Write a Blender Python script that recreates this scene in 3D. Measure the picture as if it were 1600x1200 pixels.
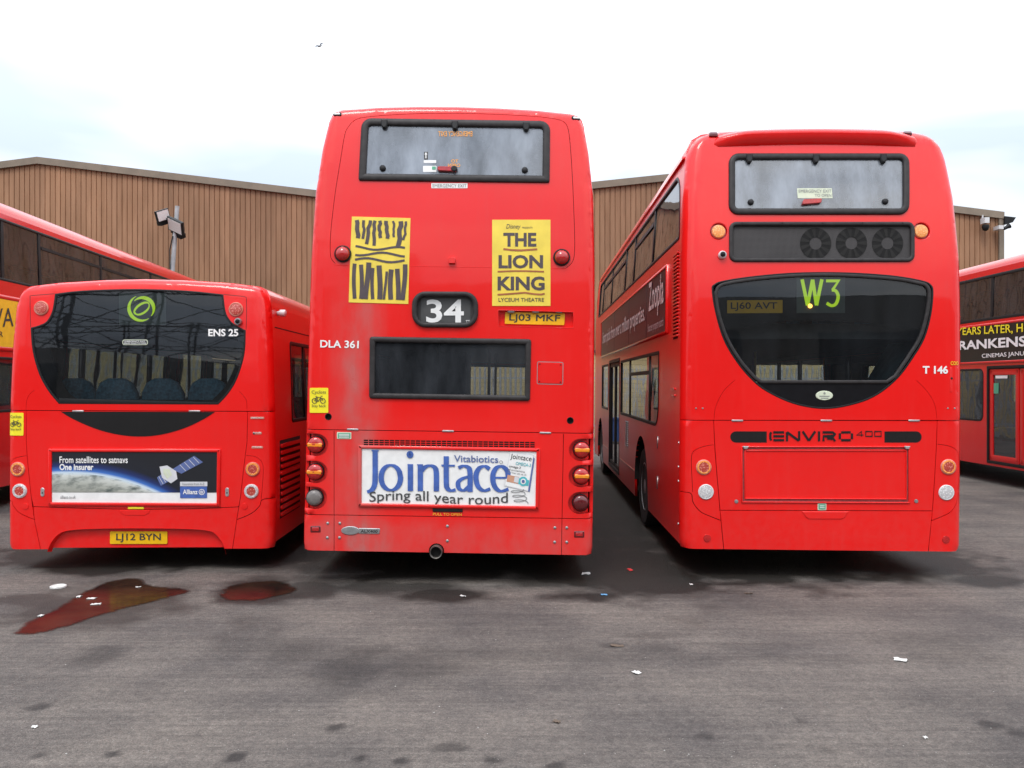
import bpy, bmesh, math, random
import numpy as np
from mathutils import Vector, Matrix
from mathutils.geometry import delaunay_2d_cdt

# ------------------------------------------------------------------ start
for o in list(bpy.data.objects): bpy.data.objects.remove(o, do_unlink=True)
scene = bpy.context.scene
col = scene.collection
random.seed(7); rng = np.random.default_rng(7)
R = math.radians

# ------------------------------------------------------------------ camera
FPX, CX, HY, CAMZ = 1300.0, 800.0, 600.0, 1.744     # focal length / centre / horizon, in 1600x1200 units
cd = bpy.data.cameras.new('camera'); cam = bpy.data.objects.new('camera', cd); col.objects.link(cam)
cam.location = (0, 0, CAMZ); cam.rotation_euler = (R(90), 0, 0)
cd.sensor_width = 36.0; cd.lens = FPX / 1600 * 36.0
cd.shift_y = -(600 - HY) / 1600
cd.clip_start = 0.05; cd.clip_end = 3000
scene.camera = cam

# ------------------------------------------------------------------ world: bright overcast
w = bpy.data.worlds.new('World'); scene.world = w; w.use_nodes = True
nt = w.node_tree; N = nt.nodes; L = nt.links
for n in list(N): N.remove(n)
def nd(t, **k):
    n = N.new(t)
    for a, b in k.items(): setattr(n, a, b)
    return n
out = nd('ShaderNodeOutputWorld'); bg = nd('ShaderNodeBackground'); L.new(bg.outputs[0], out.inputs[0])
tc = nd('ShaderNodeTexCoord'); sep = nd('ShaderNodeSeparateXYZ'); L.new(tc.outputs['Generated'], sep.inputs[0])
zc = nd('ShaderNodeMath', operation='MAXIMUM'); L.new(sep.outputs[2], zc.inputs[0]); zc.inputs[1].default_value = 0
# overcast luminance: three times brighter overhead than at the horizon
lum = nd('ShaderNodeMath', operation='MULTIPLY_ADD'); L.new(zc.outputs[0], lum.inputs[0]); lum.inputs[1].default_value = 2.25; lum.inputs[2].default_value = 0.66
den = nd('ShaderNodeMath', operation='ADD'); L.new(zc.outputs[0], den.inputs[0]); den.inputs[1].default_value = 0.22
dv = nd('ShaderNodeVectorMath', operation='DIVIDE'); L.new(tc.outputs['Generated'], dv.inputs[0])
cmb = nd('ShaderNodeCombineXYZ')
for i in range(2): L.new(den.outputs[0], cmb.inputs[i])
cmb.inputs[2].default_value = 1
L.new(cmb.outputs[0], dv.inputs[1])
cn = nd('ShaderNodeTexNoise'); cn.inputs['Scale'].default_value = 1.1; cn.inputs['Detail'].default_value = 3.5; cn.inputs['Roughness'].default_value = 0.5; cn.inputs['Distortion'].default_value = 0.4
mpn = nd('ShaderNodeMapping'); mpn.inputs['Location'].default_value = (7.7, -1.3, 0.0); L.new(dv.outputs[0], mpn.inputs[0]); L.new(mpn.outputs[0], cn.inputs[0])
rmp = nd('ShaderNodeValToRGB'); L.new(cn.outputs['Fac'], rmp.inputs[0])
rmp.color_ramp.elements[0].position = 0.40; rmp.color_ramp.elements[0].color = (0.55, 0.635, 0.77, 1)
rmp.color_ramp.elements[1].position = 0.63; rmp.color_ramp.elements[1].color = (1.0, 1.01, 1.02, 1)
sc = nd('ShaderNodeVectorMath', operation='SCALE'); L.new(rmp.outputs[0], sc.inputs[0]); L.new(lum.outputs[0], sc.inputs['Scale'])
sky = nd('ShaderNodeTexSky'); sky.sky_type = 'NISHITA'; sky.sun_disc = False; sky.sun_elevation = R(56); sky.sun_rotation = R(160)
sk = nd('ShaderNodeVectorMath', operation='SCALE'); L.new(sky.outputs[0], sk.inputs[0]); sk.inputs['Scale'].default_value = 0.06
mx = nd('ShaderNodeMix', data_type='VECTOR'); mx.inputs['Factor'].default_value = 0.9
L.new(sk.outputs[0], mx.inputs['A']); L.new(sc.outputs[0], mx.inputs['B'])
L.new(mx.outputs['Result'], bg.inputs[0]); bg.inputs[1].default_value = 1.0

sd = bpy.data.lights.new('sun', 'SUN'); sun = bpy.data.objects.new('sun', sd); col.objects.link(sun)
sd.energy = 1.2; sd.angle = R(18); sd.color = (1, 0.96, 0.9)
sun.rotation_euler = (R(34), 0, R(-20))     # high, behind the photographer's left shoulder
sun.location = (0, -10, 20)
vs = scene.view_settings
vs.view_transform = 'Standard'; vs.look = 'None'; vs.gamma = 1; vs.exposure = 0.42; vs.use_curve_mapping = False
scene.render.engine = 'CYCLES'
scene.cycles.sample_clamp_indirect = 2.0; scene.cycles.caustics_reflective = False; scene.cycles.caustics_refractive = False; scene.cycles.max_bounces = 7; scene.cycles.diffuse_bounces = 3; scene.cycles.glossy_bounces = 4; scene.cycles.transparent_max_bounces = 12

# ------------------------------------------------------------------ materials
MATS = {}
class NT:
    def __init__(s, name):
        s.m = bpy.data.materials.new(name); s.m.use_nodes = True; s.t = s.m.node_tree
        for n in list(s.t.nodes): s.t.nodes.remove(n)
        s.out = s.n('ShaderNodeOutputMaterial')
    def n(s, t, inp=None, **k):
        x = s.t.nodes.new(t)
        for a, b in k.items(): setattr(x, a, b)
        for a, b in (inp or {}).items():
            if hasattr(b, 'is_output'): s.t.links.new(b, x.inputs[a])
            else: x.inputs[a].default_value = b
        return x
    def l(s, a, b): s.t.links.new(a, b)
    def math(s, op, a, b=0.0, c=None, clamp=False):
        x = s.n('ShaderNodeMath', operation=op, use_clamp=clamp)
        for i, v in enumerate((a, b) if c is None else (a, b, c)):
            if hasattr(v, 'is_output'): s.l(v, x.inputs[i])
            else: x.inputs[i].default_value = v
        return x.outputs[0]
    def ramp(s, fac, p0, c0, p1, c1):
        x = s.n('ShaderNodeValToRGB', {0: fac}); e = x.color_ramp.elements
        e[0].position, e[1].position = p0, p1
        e[0].color = c0 if len(c0) == 4 else (*c0, 1); e[1].color = c1 if len(c1) == 4 else (*c1, 1)
        return x.outputs[0]
    def mix(s, fac, a, b, blend='MIX'):
        x = s.n('ShaderNodeMix', data_type='RGBA', blend_type=blend)
        for k, v in (('Factor', fac), ('A', a), ('B', b)):
            i = [q for q in x.inputs if q.name == k and q.enabled][0] if k != 'Factor' else x.inputs[0]
            if hasattr(v, 'is_output'): s.l(v, i)
            else: i.default_value = v if k == 'Factor' else ((*v, 1) if len(v) == 3 else v)
        return [q for q in x.outputs if q.enabled][0]
    def noise(s, vec, scale, detail=3, rough=.5, dist=0):
        return s.n('ShaderNodeTexNoise', {'Vector': vec, 'Scale': scale, 'Detail': detail, 'Roughness': rough, 'Distortion': dist}).outputs['Fac']
    def coord(s, scale=(1, 1, 1), loc=(0, 0, 0), kind='Object'):
        t = s.n('ShaderNodeTexCoord')
        return s.n('ShaderNodeMapping', {'Vector': t.outputs[kind], 'Scale': scale, 'Location': loc}).outputs[0]
    def bump(s, h, strength=.2, dist=.01):
        return s.n('ShaderNodeBump', {'Height': h, 'Strength': strength, 'Distance': dist}).outputs[0]
    def pbr(s, base, rough=.5, **k):
        p = s.n('ShaderNodeBsdfPrincipled')
        for a, v in {'Base Color': base, 'Roughness': rough, **k}.items():
            i = p.inputs[a]
            if hasattr(v, 'is_output'): s.l(v, i)
            else: i.default_value = (*v, 1) if isinstance(v, tuple) and len(v) == 3 else v
        s.l(p.outputs[0], s.out.inputs[0]); return p

def simple(name, colr, rough=.5, var=.12, scale=12, **k):
    s = NT(name); c = s.coord()
    n = s.noise(c, scale, 4)
    d = tuple(max(0, x * (1 - var * 2)) for x in colr); e = tuple(min(1, x * (1 + var)) for x in colr)
    s.pbr(s.ramp(n, .3, d, .7, e), rough, **k); MATS[name] = s.m; return s.m

def red_paint(name, base, dust=0.0, seed=0, coat=.60, cr=.05):
    s = NT(name); c = s.coord(loc=(seed, seed * .3, seed * .7))
    big = s.noise(c, 1.3, 4, .55)
    fine = s.noise(c, 14, 5, .65)
    streak = s.noise(s.coord((9, 9, .8), (seed, 0, 0)), 2.0, 4, .6)
    b = s.ramp(big, .3, tuple(x * .93 for x in base), .7, base)
    # road dust: patchy film, thicker low down on the body
    sp = s.n('ShaderNodeSeparateXYZ', {0: s.coord()})
    low = s.n('ShaderNodeMapRange', {'Value': sp.outputs[2], 'From Min': 1.1, 'From Max': .25, 'To Min': 0, 'To Max': 1}).outputs[0]
    film = s.math('MULTIPLY', s.n('ShaderNodeMapRange', {'Value': fine, 'From Min': .35, 'From Max': .75}).outputs[0],
                  s.math('MULTIPLY_ADD', low, .07, .015))
    st = s.math('MULTIPLY', s.n('ShaderNodeMapRange', {'Value': streak, 'From Min': .5, 'From Max': .8}).outputs[0], .035)
    fac = s.math('ADD', film, st, clamp=True)
    if dust > 0:   # exhaust soot and dust drifted up the near side of the engine bay
        dx = s.math('ABSOLUTE', s.math('ADD', sp.outputs[0], .80))
        gx = s.n('ShaderNodeMapRange', {'Value': dx, 'From Min': .02, 'From Max': .34, 'To Min': 1, 'To Max': 0, }, interpolation_type='SMOOTHSTEP').outputs[0]
        gz = s.n('ShaderNodeMapRange', {'Value': sp.outputs[2], 'From Min': 2.9, 'From Max': 2.2, 'To Min': 0, 'To Max': 1}, interpolation_type='SMOOTHSTEP').outputs[0]
        nn = s.n('ShaderNodeMapRange', {'Value': s.noise(s.coord((1, 1, .5)), 5, 4), 'From Min': .25, 'From Max': .8}).outputs[0]
        fac = s.math('ADD', fac, s.math('MULTIPLY', s.math('MULTIPLY', gx, gz), s.math('MULTIPLY', nn, dust)), clamp=True)
        lo2 = s.n('ShaderNodeMapRange', {'Value': sp.outputs[2], 'From Min': .62, 'From Max': .45, 'To Min': 0, 'To Max': .34}, interpolation_type='SMOOTHSTEP').outputs[0]
        fac = s.math('ADD', fac, s.math('MULTIPLY', lo2, nn), clamp=True)
    colr = s.mix(fac, b, (.25, .185, .17))
    rough = s.math('MULTIPLY_ADD', fac, .5, .30)
    wav = s.noise(s.coord(), 2.2, 2, .5)
    nrm = s.bump(wav, .10, .02)
    s.pbr(colr, rough, **{'Specular IOR Level': .22, 'Coat Weight': coat, 'Coat Roughness': s.math('MULTIPLY_ADD', fac, .5, cr), 'Coat IOR': 1.5, 'Normal': nrm, 'Coat Normal': nrm})
    MATS[name] = s.m; return s.m
red_paint('red', (.79, .0085, .0070), 0, 0)
red_paint('red_dusty', (.78, .0115, .0095), .62, 3)
red_paint('red_side', (.79, .0085, .0070), 0, 9, .25, .16)
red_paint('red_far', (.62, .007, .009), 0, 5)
simple('rubber', (.018, .017, .018), .55, **{'Specular IOR Level': .25})
simple('gasket', (.034, .030, .030), .5, .15, 20, **{'Specular IOR Level': .25})
simple('black_paint', (.008, .0075, .009), .30, **{'Specular IOR Level': .2})
simple('black_trim', (.012, .012, .013), .45, **{'Specular IOR Level': .25})
simple('interior_dark', (.07, .073, .078), .7)
simple('interior_grey', (.30, .31, .32), .6)
simple('interior_floor', (.07, .07, .075), .7)
simple('seat_fabric', (.075, .20, .30), .85, .25, 40)
simple('pole_yellow', (.75, .50, .03), .35)
simple('panel_teal', (.26, .46, .55), .5)
simple('white_print', (.80, .79, .77), .5, .04)
simple('black_print', (.035, .032, .032), .55, .1)
simple('brown_print', (.075, .055, .06), .6, .1)
simple('yellow_poster', (.80, .60, .07), .5, .06, 6)
simple('yellow_sticker', (.85, .72, .02), .45, .04)
simple('yellow_advert', (.82, .48, .012), .45, .05)
simple('plate_yellow', (.80, .45, .005), .35, .06)
simple('orange_print', (.85, .33, .02), .5, .05)
simple('rust_print', (.36, .11, .035), .6, .08)
simple('channel_red', (.26, .03, .03), .6, .2, 30)
simple('green_label', (.09, .36, .22), .5, .08)
simple('cream_label', (.62, .66, .50), .5, .05)
simple('blue_print', (.055, .12, .40), .5, .12, 20)
simple('teal_print', (.08, .45, .50), .5, .06)
simple('steelblue_print', (.10, .14, .32), .5, .06)
simple('grey_print', (.22, .22, .22), .5, .06)
simple('dark_grey_print', (.06, .06, .06), .5, .06)
simple('advert_dark', (.052, .026, .036), .35, .05)
simple('advert_black', (.012, .011, .011), .35, .05)
simple('advert_grey', (.62, .62, .64), .4, .05)
simple('skin_print', (.55, .28, .18), .5, .1)
simple('metal', (.42, .42, .42), .42, .1, 30, Metallic=.8)
simple('aluminium', (.55, .55, .55), .35, .1, 30, Metallic=.7)
simple('galvanised', (.40, .42, .44), .5, .15, 8, Metallic=.35)
simple('pole_grey', (.36, .38, .39), .45, .1, 8)
simple('exhaust', (.16, .145, .13), .45, .3, 20, Metallic=.8)
simple('soot', (.012, .011, .01), .9)
simple('tyre', (.022, .021, .021), .8, .2, 20)
simple('lens_red', (.45, .012, .012), .18, .15, 60, **{'Coat Weight': .6})
simple('lens_dark_red', (.11, .008, .010), .18, .15, 60, **{'Coat Weight': .6})
simple('lens_amber', (.85, .27, .012), .2, .1, 60, **{'Coat Weight': .6})
simple('lens_grey', (.17, .15, .14), .3, .1, 60)
simple('lens_white', (.72, .70, .68), .25, .1, 60)
simple('bezel_pink', (.62, .22, .16), .35, .1, 40)
simple('camera_body', (.62, .62, .62), .35, .06)
simple('blue_plastic', (.03, .08, .22), .5)
simple('grit_stone', (.42, .40, .37), .8, .2, 50)
simple('scrap_white', (.60, .59, .56), .8, .1, 50)
simple('scrap_blue', (.12, .32, .55), .7)
simple('scrap_red', (.55, .03, .03), .7)
simple('scrap_brown', (.12, .085, .06), .8)
simple('bird_grey', (.30, .30, .31), .8)
simple('bird_dark', (.05, .05, .055), .8)
simple('truss_steel', (.035, .036, .04), .7)
simple('yard_wall_mat', (.17, .155, .14), .9)
simple('hedge', (.045, .06, .03), .9, .3, 6)

def led_lens(name, a, b, scale):
    s = NT(name); c = s.coord()
    v = s.n('ShaderNodeTexVoronoi', {'Vector': c, 'Scale': scale}); d = v.outputs['Distance']
    s.pbr(s.ramp(d, .15, a, .45, b), .2, **{'Coat Weight': .5, 'Normal': s.bump(d, .5, .004)}); MATS[name] = s.m
led_lens('led_red', (.80, .30, .24), (.42, .05, .035), 75)
led_lens('led_amber', (.95, .55, .22), (.80, .26, .05), 80)
led_lens('led_white', (.85, .84, .82), (.50, .48, .48), 80)

def glow(name, colr, e):
    s = NT(name)
    s.pbr(colr, .4, **{'Emission Color': colr, 'Emission Strength': e}); MATS[name] = s.m
glow('blind_green', (.55, .85, .02), .55)
glow('amber_glow', (1.0, .48, .08), 4.0)
simple('blind_grey', (.10, .125, .12), .5, .08)

def glass(name, tint, dust, ior=1.75, wav=.03):
    s = NT(name); c = s.coord()
    nb = s.bump(s.noise(c, 1.6, 2), wav, .05)
    tr = s.n('ShaderNodeBsdfTransparent', {0: (*tint, 1)})
    gl = s.n('ShaderNodeBsdfGlossy', {'Color': (1, 1, 1, 1), 'Roughness': .015, 'Normal': nb})
    fr = s.n('ShaderNodeFresnel', {'IOR': ior, 'Normal': nb})
    a = s.n('ShaderNodeMixShader', {0: fr.outputs[0], 1: tr.outputs[0], 2: gl.outputs[0]})
    df = s.n('ShaderNodeBsdfDiffuse', {0: (.55, .60, .68, 1)})
    dn = s.math('MULTIPLY', s.n('ShaderNodeMapRange', {'Value': s.noise(s.coord((1, 1, .35)), 3.5, 5, .6), 'From Min': .25, 'From Max': .75}).outputs[0], dust)
    b = s.n('ShaderNodeMixShader', {0: dn, 1: a.outputs[0], 2: df.outputs[0]})
    s.l(b.outputs[0], s.out.inputs[0]); MATS[name] = s.m
glass('glass', (.62, .66, .65), .02, 1.55)
glass('glass_upper', (.42, .46, .47), .60, 2.1)  # heavy bluish dust film paints the sky's reflection into the panes
glass('glass_clear', (.66, .70, .69), .02, 1.42)
glass('glass_side', (.30, .33, .32), .05, 1.9, .06)
glass('glass_dusty', (.60, .60, .58), .07, 1.5)

def mesh_grille(name, a, b, scale):
    s = NT(name); c = s.coord((1, 0, 1))
    v = s.n('ShaderNodeTexVoronoi', {'Vector': c, 'Scale': scale, 'Randomness': .1}); d = v.outputs['Distance']
    big = s.noise(s.coord(), 3, 3)
    s.pbr(s.mix(s.math('MULTIPLY', big, .6), s.ramp(d, .28, a, .42, b), tuple(x * 1.3 for x in b)), .6, **{'Specular IOR Level': .12, 'Normal': s.bump(d, .6, .003)}); MATS[name] = s.m
mesh_grille('grille_mesh', (.006, .006, .006), (.07, .065, .065), 95)
mesh_grille('grille_black', (.003, .003, .003), (.016, .015, .015), 95)

def earth():
    # print of a lit cloud-covered globe edge against black space
    s = NT('advert_earth'); c = s.coord()
    sp = s.n('ShaderNodeSeparateXYZ', {0: c})
    ex, ez, rad = s.math('ADD', sp.outputs[0], .15), s.math('ADD', sp.outputs[2], 1.725), 1.91
    r = s.math('SQRT', s.math('ADD', s.math('MULTIPLY', ex, ex), s.math('MULTIPLY', ez, ez)))
    q = s.math('SUBTRACT', r, rad)
    x = s.n('ShaderNodeValToRGB', {0: s.math('MULTIPLY_ADD', q, 2.0, .5)}); e = x.color_ramp.elements
    e[0].position = 0; e[0].color = (.20, .20, .17, 1); e[1].position = 1; e[1].color = (.012, .013, .017, 1)
    for p, cc in ((.30, (.40, .41, .36)), (.44, (.60, .62, .58)), (.495, (.55, .66, .75)), (.54, (.05, .16, .50)), (.62, (.015, .03, .13)), (.72, (.012, .014, .022))):
        k = e.new(p); k.color = (*cc, 1)
    cl = s.noise(s.coord((1, 1, 2.4)), 7, 6, .62)
    inside = s.math('LESS_THAN', q, -.01)
    colr = s.mix(s.math('MULTIPLY', inside, s.n('ShaderNodeMapRange', {'Value': cl, 'From Min': .45, 'From Max': .68}).outputs[0]), x.outputs[0], (.10, .12, .11))
    s.pbr(colr, .35); MATS['advert_earth'] = s.m
earth()

def asphalt():
    s = NT('asphalt'); c = s.coord()
    grain = s.noise(c, 260, 3, .7); mid = s.noise(c, 22, 5, .65); big = s.noise(c, .9, 4, .6)
    st = s.noise(s.coord((.35, 9, 1)), 3.2, 5, .65)
    st2 = s.noise(s.coord((.16, 4.5, 1), (3, 1, 0)), 2.2, 3, .6)
    b = s.ramp(grain, .30, (.088, .080, .075), .72, (.215, .198, .186))
    b = s.mix(.6, b, s.ramp(s.noise(c, 85, 3, .7), .36, (.62, .62, .62), .66, (1.25, 1.24, 1.22)), 'MULTIPLY')
    b = s.mix(.75, b, s.ramp(mid, .3, (.62, .61, .61), .72, (1.24, 1.21, 1.18)), 'MULTIPLY')
    b = s.mix(.75, b, s.ramp(big, .36, (.60, .59, .60), .62, (1.22, 1.17, 1.10)), 'MULTIPLY')
    b = s.mix(.38, b, s.ramp(st, .34, (.66, .66, .67), .62, (1.15, 1.14, 1.13)), 'MULTIPLY')
    b = s.mix(.40, b, s.ramp(st2, .36, (.70, .70, .70), .62, (1.12, 1.12, 1.12)), 'MULTIPLY')
    ag = s.n('ShaderNodeTexVoronoi', {'Vector': c, 'Scale': 105.0, 'Randomness': 1.0})
    sx = s.n('ShaderNodeSeparateXYZ', {0: ag.outputs['Color']})
    b = s.mix(.42, b, s.ramp(sx.outputs[0], .0, (.62, .62, .62), 1.0, (1.42, 1.40, 1.37)), 'MULTIPLY')
    dash = s.noise(s.coord((.9, 26, 1), (5, 2, 0)), 2.6, 4, .7)
    b = s.mix(s.math('MULTIPLY', s.n('ShaderNodeMapRange', {'Value': dash, 'From Min': .56, 'From Max': .70}).outputs[0], .42), b, (.040, .037, .036))
    vo = s.n('ShaderNodeTexVoronoi', {'Vector': c, 'Scale': 42.0, 'Randomness': 1.0})
    chip = s.math('MULTIPLY', s.math('LESS_THAN', vo.outputs['Distance'], .13), s.math('GREATER_THAN', s.noise(c, 9, 2), .56))
    b = s.mix(s.math('MULTIPLY', chip, .30), b, (.30, .28, .26))
    wet_shade = s.n('ShaderNodeAttribute', attribute_name='wet_shade').outputs['Fac']  # damp patches, plus shade painted between the buses
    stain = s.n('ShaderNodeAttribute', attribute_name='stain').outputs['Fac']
    wn = s.math('MULTIPLY', wet_shade, s.math('MULTIPLY_ADD', mid, .6, .85), clamp=True)
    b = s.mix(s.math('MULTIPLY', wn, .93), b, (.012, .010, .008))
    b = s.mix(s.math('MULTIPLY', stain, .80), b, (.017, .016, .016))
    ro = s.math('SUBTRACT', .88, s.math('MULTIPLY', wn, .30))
    h = s.math('ADD', s.math('MULTIPLY', grain, .6), s.math('SUBTRACT', s.math('MULTIPLY', mid, .5), s.math('MULTIPLY', ag.outputs['Distance'], .9)))
    s.pbr(b, ro, **{'Normal': s.bump(h, .8, .008), 'Specular IOR Level': .25}); MATS['asphalt'] = s.m
asphalt()
def puddle_mat():
    s = NT('puddle_water'); c = s.coord()
    b = s.ramp(s.noise(c, 2.6, 4, .6), .35, (.010, .007, .006), .70, (.040, .020, .012))
    ed = s.n('ShaderNodeAttribute', attribute_name='edge').outputs['Fac']
    n2 = s.noise(c, 9, 5, .65)
    a = s.n('ShaderNodeMapRange', {'Value': s.math('ADD', ed, s.math('MULTIPLY', n2, .9)), 'From Min': .36, 'From Max': .95}, interpolation_type='SMOOTHSTEP').outputs[0]
    p = s.pbr(b, s.math('MULTIPLY_ADD', n2, .22, .07), **{'Normal': s.bump(s.noise(c, 11, 4), .10, .01), 'IOR': 1.33, 'Specular IOR Level': .20})
    tr = s.n('ShaderNodeBsdfTransparent')
    mxs = s.n('ShaderNodeMixShader', {0: a, 1: tr.outputs[0], 2: p.outputs[0]}); s.l(mxs.outputs[0], s.out.inputs[0]); MATS['puddle_water'] = s.m
puddle_mat()
def cladding():
    s = NT('cladding'); oi = s.n('ShaderNodeObjectInfo'); c = s.coord((1, 1, .12))
    n = s.noise(c, 5, 4, .6)
    b = s.ramp(n, .3, (.265, .140, .075), .7, (.36, .200, .115))
    b = s.mix(.5, b, s.ramp(oi.outputs['Random'], 0, (.66, .66, .68), 1, (1.22, 1.18, 1.14)), 'MULTIPLY')
    b = s.mix(.5, b, s.ramp(s.noise(s.coord((1, 1, .3)), 1.2, 4), .35, (.75, .75, .76), .65, (1.15, 1.15, 1.15)), 'MULTIPLY')
    s.pbr(b, .55, **{'Specular IOR Level': .25}); MATS['cladding'] = s.m
cladding()
simple('clad_trim', (.21, .165, .12), .5, .08, 3)
simple('clad_dark', (.05, .035, .027), .7)
def brick():
    s = NT('yellow_brick'); t = s.n('ShaderNodeTexCoord')
    mp = s.n('ShaderNodeMapping', {'Vector': t.outputs['Object'], 'Rotation': (R(-90), 0, 0)})
    br = s.n('ShaderNodeTexBrick', {'Vector': mp.outputs[0], 'Color1': (.50, .40, .21, 1), 'Color2': (.45, .35, .18, 1), 'Mortar': (.34, .27, .14, 1), 'Scale': 1.0, 'Mortar Size': .012, 'Brick Width': .225, 'Row Height': .15})
    s.pbr(br.outputs['Color'], .9); MATS['yellow_brick'] = s.m
brick()

# ------------------------------------------------------------------ mesh helpers
def mk(name, verts, faces, mat, parent=None, smooth=False):
    me = bpy.data.meshes.new(name); me.from_pydata([tuple(v) for v in verts], [], faces); me.validate()
    if mat: me.materials.append(MATS[mat])
    if smooth: me.shade_smooth()
    o = bpy.data.objects.new(name, me); col.objects.link(o)
    if parent: o.parent = parent
    return o
def tag(o, label=None, cat=None, group=None, kind=None):
    if label: o['label'] = label
    if cat: o['category'] = cat
    if group: o['group'] = group
    if kind: o['kind'] = kind
    return o
def empty(name, loc=(0, 0, 0), rot=(0, 0, 0)):
    o = bpy.data.objects.new(name, None); col.objects.link(o); o.location = loc; o.rotation_euler = rot; o.empty_display_size = .2
    return o
class MB:
    def __init__(s): s.v = []; s.f = []
    def add(s, v, f):
        k = len(s.v); s.v += [tuple(a) for a in v]; s.f += [tuple(i + k for i in q) for q in f]; return s
    def box(s, a, b, M=None):
        (x0, y0, z0), (x1, y1, z1) = a, b
        v = [Vector(p) for p in ((x0, y0, z0), (x1, y0, z0), (x1, y1, z0), (x0, y1, z0), (x0, y0, z1), (x1, y0, z1), (x1, y1, z1), (x0, y1, z1))]
        if M: v = [M @ p for p in v]
        return s.add(v, [(0, 3, 2, 1), (4, 5, 6, 7), (0, 1, 5, 4), (1, 2, 6, 5), (2, 3, 7, 6), (3, 0, 4, 7)])
    def tube(s, pts, r, n=8):
        pts = [Vector(p) for p in pts]; ring = []
        for i, p in enumerate(pts):
            t = (pts[min(i + 1, len(pts) - 1)] - pts[max(i - 1, 0)]).normalized()
            a = t.orthogonal().normalized() if i == 0 else (ring[-1] - t * ring[-1].dot(t)).normalized()
            ring.append(a)
        v = []; f = []
        rr = r if isinstance(r, (list, tuple)) else [r] * len(pts)
        for i, p in enumerate(pts):
            t = (pts[min(i + 1, len(pts) - 1)] - pts[max(i - 1, 0)]).normalized(); a = ring[i]; b = t.cross(a)
            for k in range(n):
                g = 2 * math.pi * k / n; v.append(p + (a * math.cos(g) + b * math.sin(g)) * rr[i])
        for i in range(len(pts) - 1):
            for k in range(n):
                f.append((i * n + k, i * n + (k + 1) % n, (i + 1) * n + (k + 1) % n, (i + 1) * n + k))
        f.append(tuple(range(n - 1, -1, -1))); f.append(tuple((len(pts) - 1) * n + k for k in range(n)))
        return s.add(v, f)
    def lathe(s, prof, M, n=24):
        v = []; f = []
        for r, h in prof:
            for k in range(n):
                g = 2 * math.pi * k / n; v.append(M @ Vector((r * math.cos(g), r * math.sin(g), h)))
        for i in range(len(prof) - 1):
            for k in range(n):
                f.append((i * n + k, i * n + (k + 1) % n, (i + 1) * n + (k + 1) % n, (i + 1) * n + k))
        f.append(tuple((len(prof) - 1) * n + k for k in range(n)))
        return s.add(v, f)
    def build(s, name, mat, parent=None, smooth=False):
        o = mk(name, s.v, s.f, mat, parent, smooth)
        if smooth: o.data.set_sharp_from_angle(angle=R(42))
        return o

def pip(pts, poly):
    pts = np.asarray(pts); x, y = pts[:, 0], pts[:, 1]; c = np.zeros(len(pts), bool)
    P = np.asarray(poly, float); Q = np.roll(P, 1, 0)
    for (xi, yi), (xj, yj) in zip(P, Q):
        if yi == yj: continue
        c ^= ((yi > y) != (yj > y)) & (x < (xj - xi) * (y - yi) / (yj - yi) + xi)
    return c
def densify(poly, step, closed=True):
    o = []; n = len(poly)
    for i in range(n if closed else n - 1):
        a, b = poly[i], poly[(i + 1) % n]; k = max(1, int(math.hypot(b[0] - a[0], b[1] - a[1]) / step))
        for j in range(k): o.append((a[0] + (b[0] - a[0]) * j / k, a[1] + (b[1] - a[1]) * j / k))
    if not closed: o.append(tuple(poly[-1]))
    return o
def region(outline, holes=(), clip=None, step=.08, extra=None):
    """triangulate inside(outline) & inside(clip) & outside(holes) with interior points"""
    V = []; E = []
    for poly in [outline] + list(holes) + ([clip] if clip else []):
        d = densify(poly, step); k = len(V); V += d; E += [(k + i, k + (i + 1) % len(d)) for i in range(len(d))]
    P = np.array(outline); lo, hi = P.min(0), P.max(0)
    if clip:
        C = np.array(clip); lo = np.maximum(lo, C.min(0)); hi = np.minimum(hi, C.max(0))
    if extra is not None:
        for p in extra:
            if lo[0] < p[0] < hi[0] and lo[1] < p[1] < hi[1]: V.append(tuple(p))
    nx, nz = int((hi[0] - lo[0]) / step), int((hi[1] - lo[1]) / step)
    for i in range(1, nx):
        for j in range(1, nz):
            V.append((lo[0] + (hi[0] - lo[0]) * (i + .11 * (j % 2)) / nx, lo[1] + (hi[1] - lo[1]) * j / nz))
    r = delaunay_2d_cdt([Vector(p) for p in V], E, [], 0, 1e-5)
    vs_ = np.array([(p.x, p.y) for p in r[0]]); F = [tuple(f) for f in r[2]]
    ce = np.array([vs_[list(f)].mean(0) for f in F]); ok = pip(ce, outline)
    if clip: ok &= pip(ce, clip)
    for h in holes: ok &= ~pip(ce, h)
    F = [f for f, k in zip(F, ok) if k]
    used = sorted({i for f in F for i in f}); mp = {a: b for b, a in enumerate(used)}
    O = []
    for f in F:
        a, b, c = (vs_[i] for i in f)
        ar = (b[0] - a[0]) * (c[1] - a[1]) - (b[1] - a[1]) * (c[0] - a[0]); lg = max(((p - q) ** 2).sum() for p, q in ((a, b), (b, c), (c, a)))
        if abs(ar) < 2e-3 * lg: continue          # needle triangles spoil the smooth normals
        if ar < 0: f = f[::-1]
        O.append(tuple(mp[i] for i in f))
    return vs_[used], O
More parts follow.
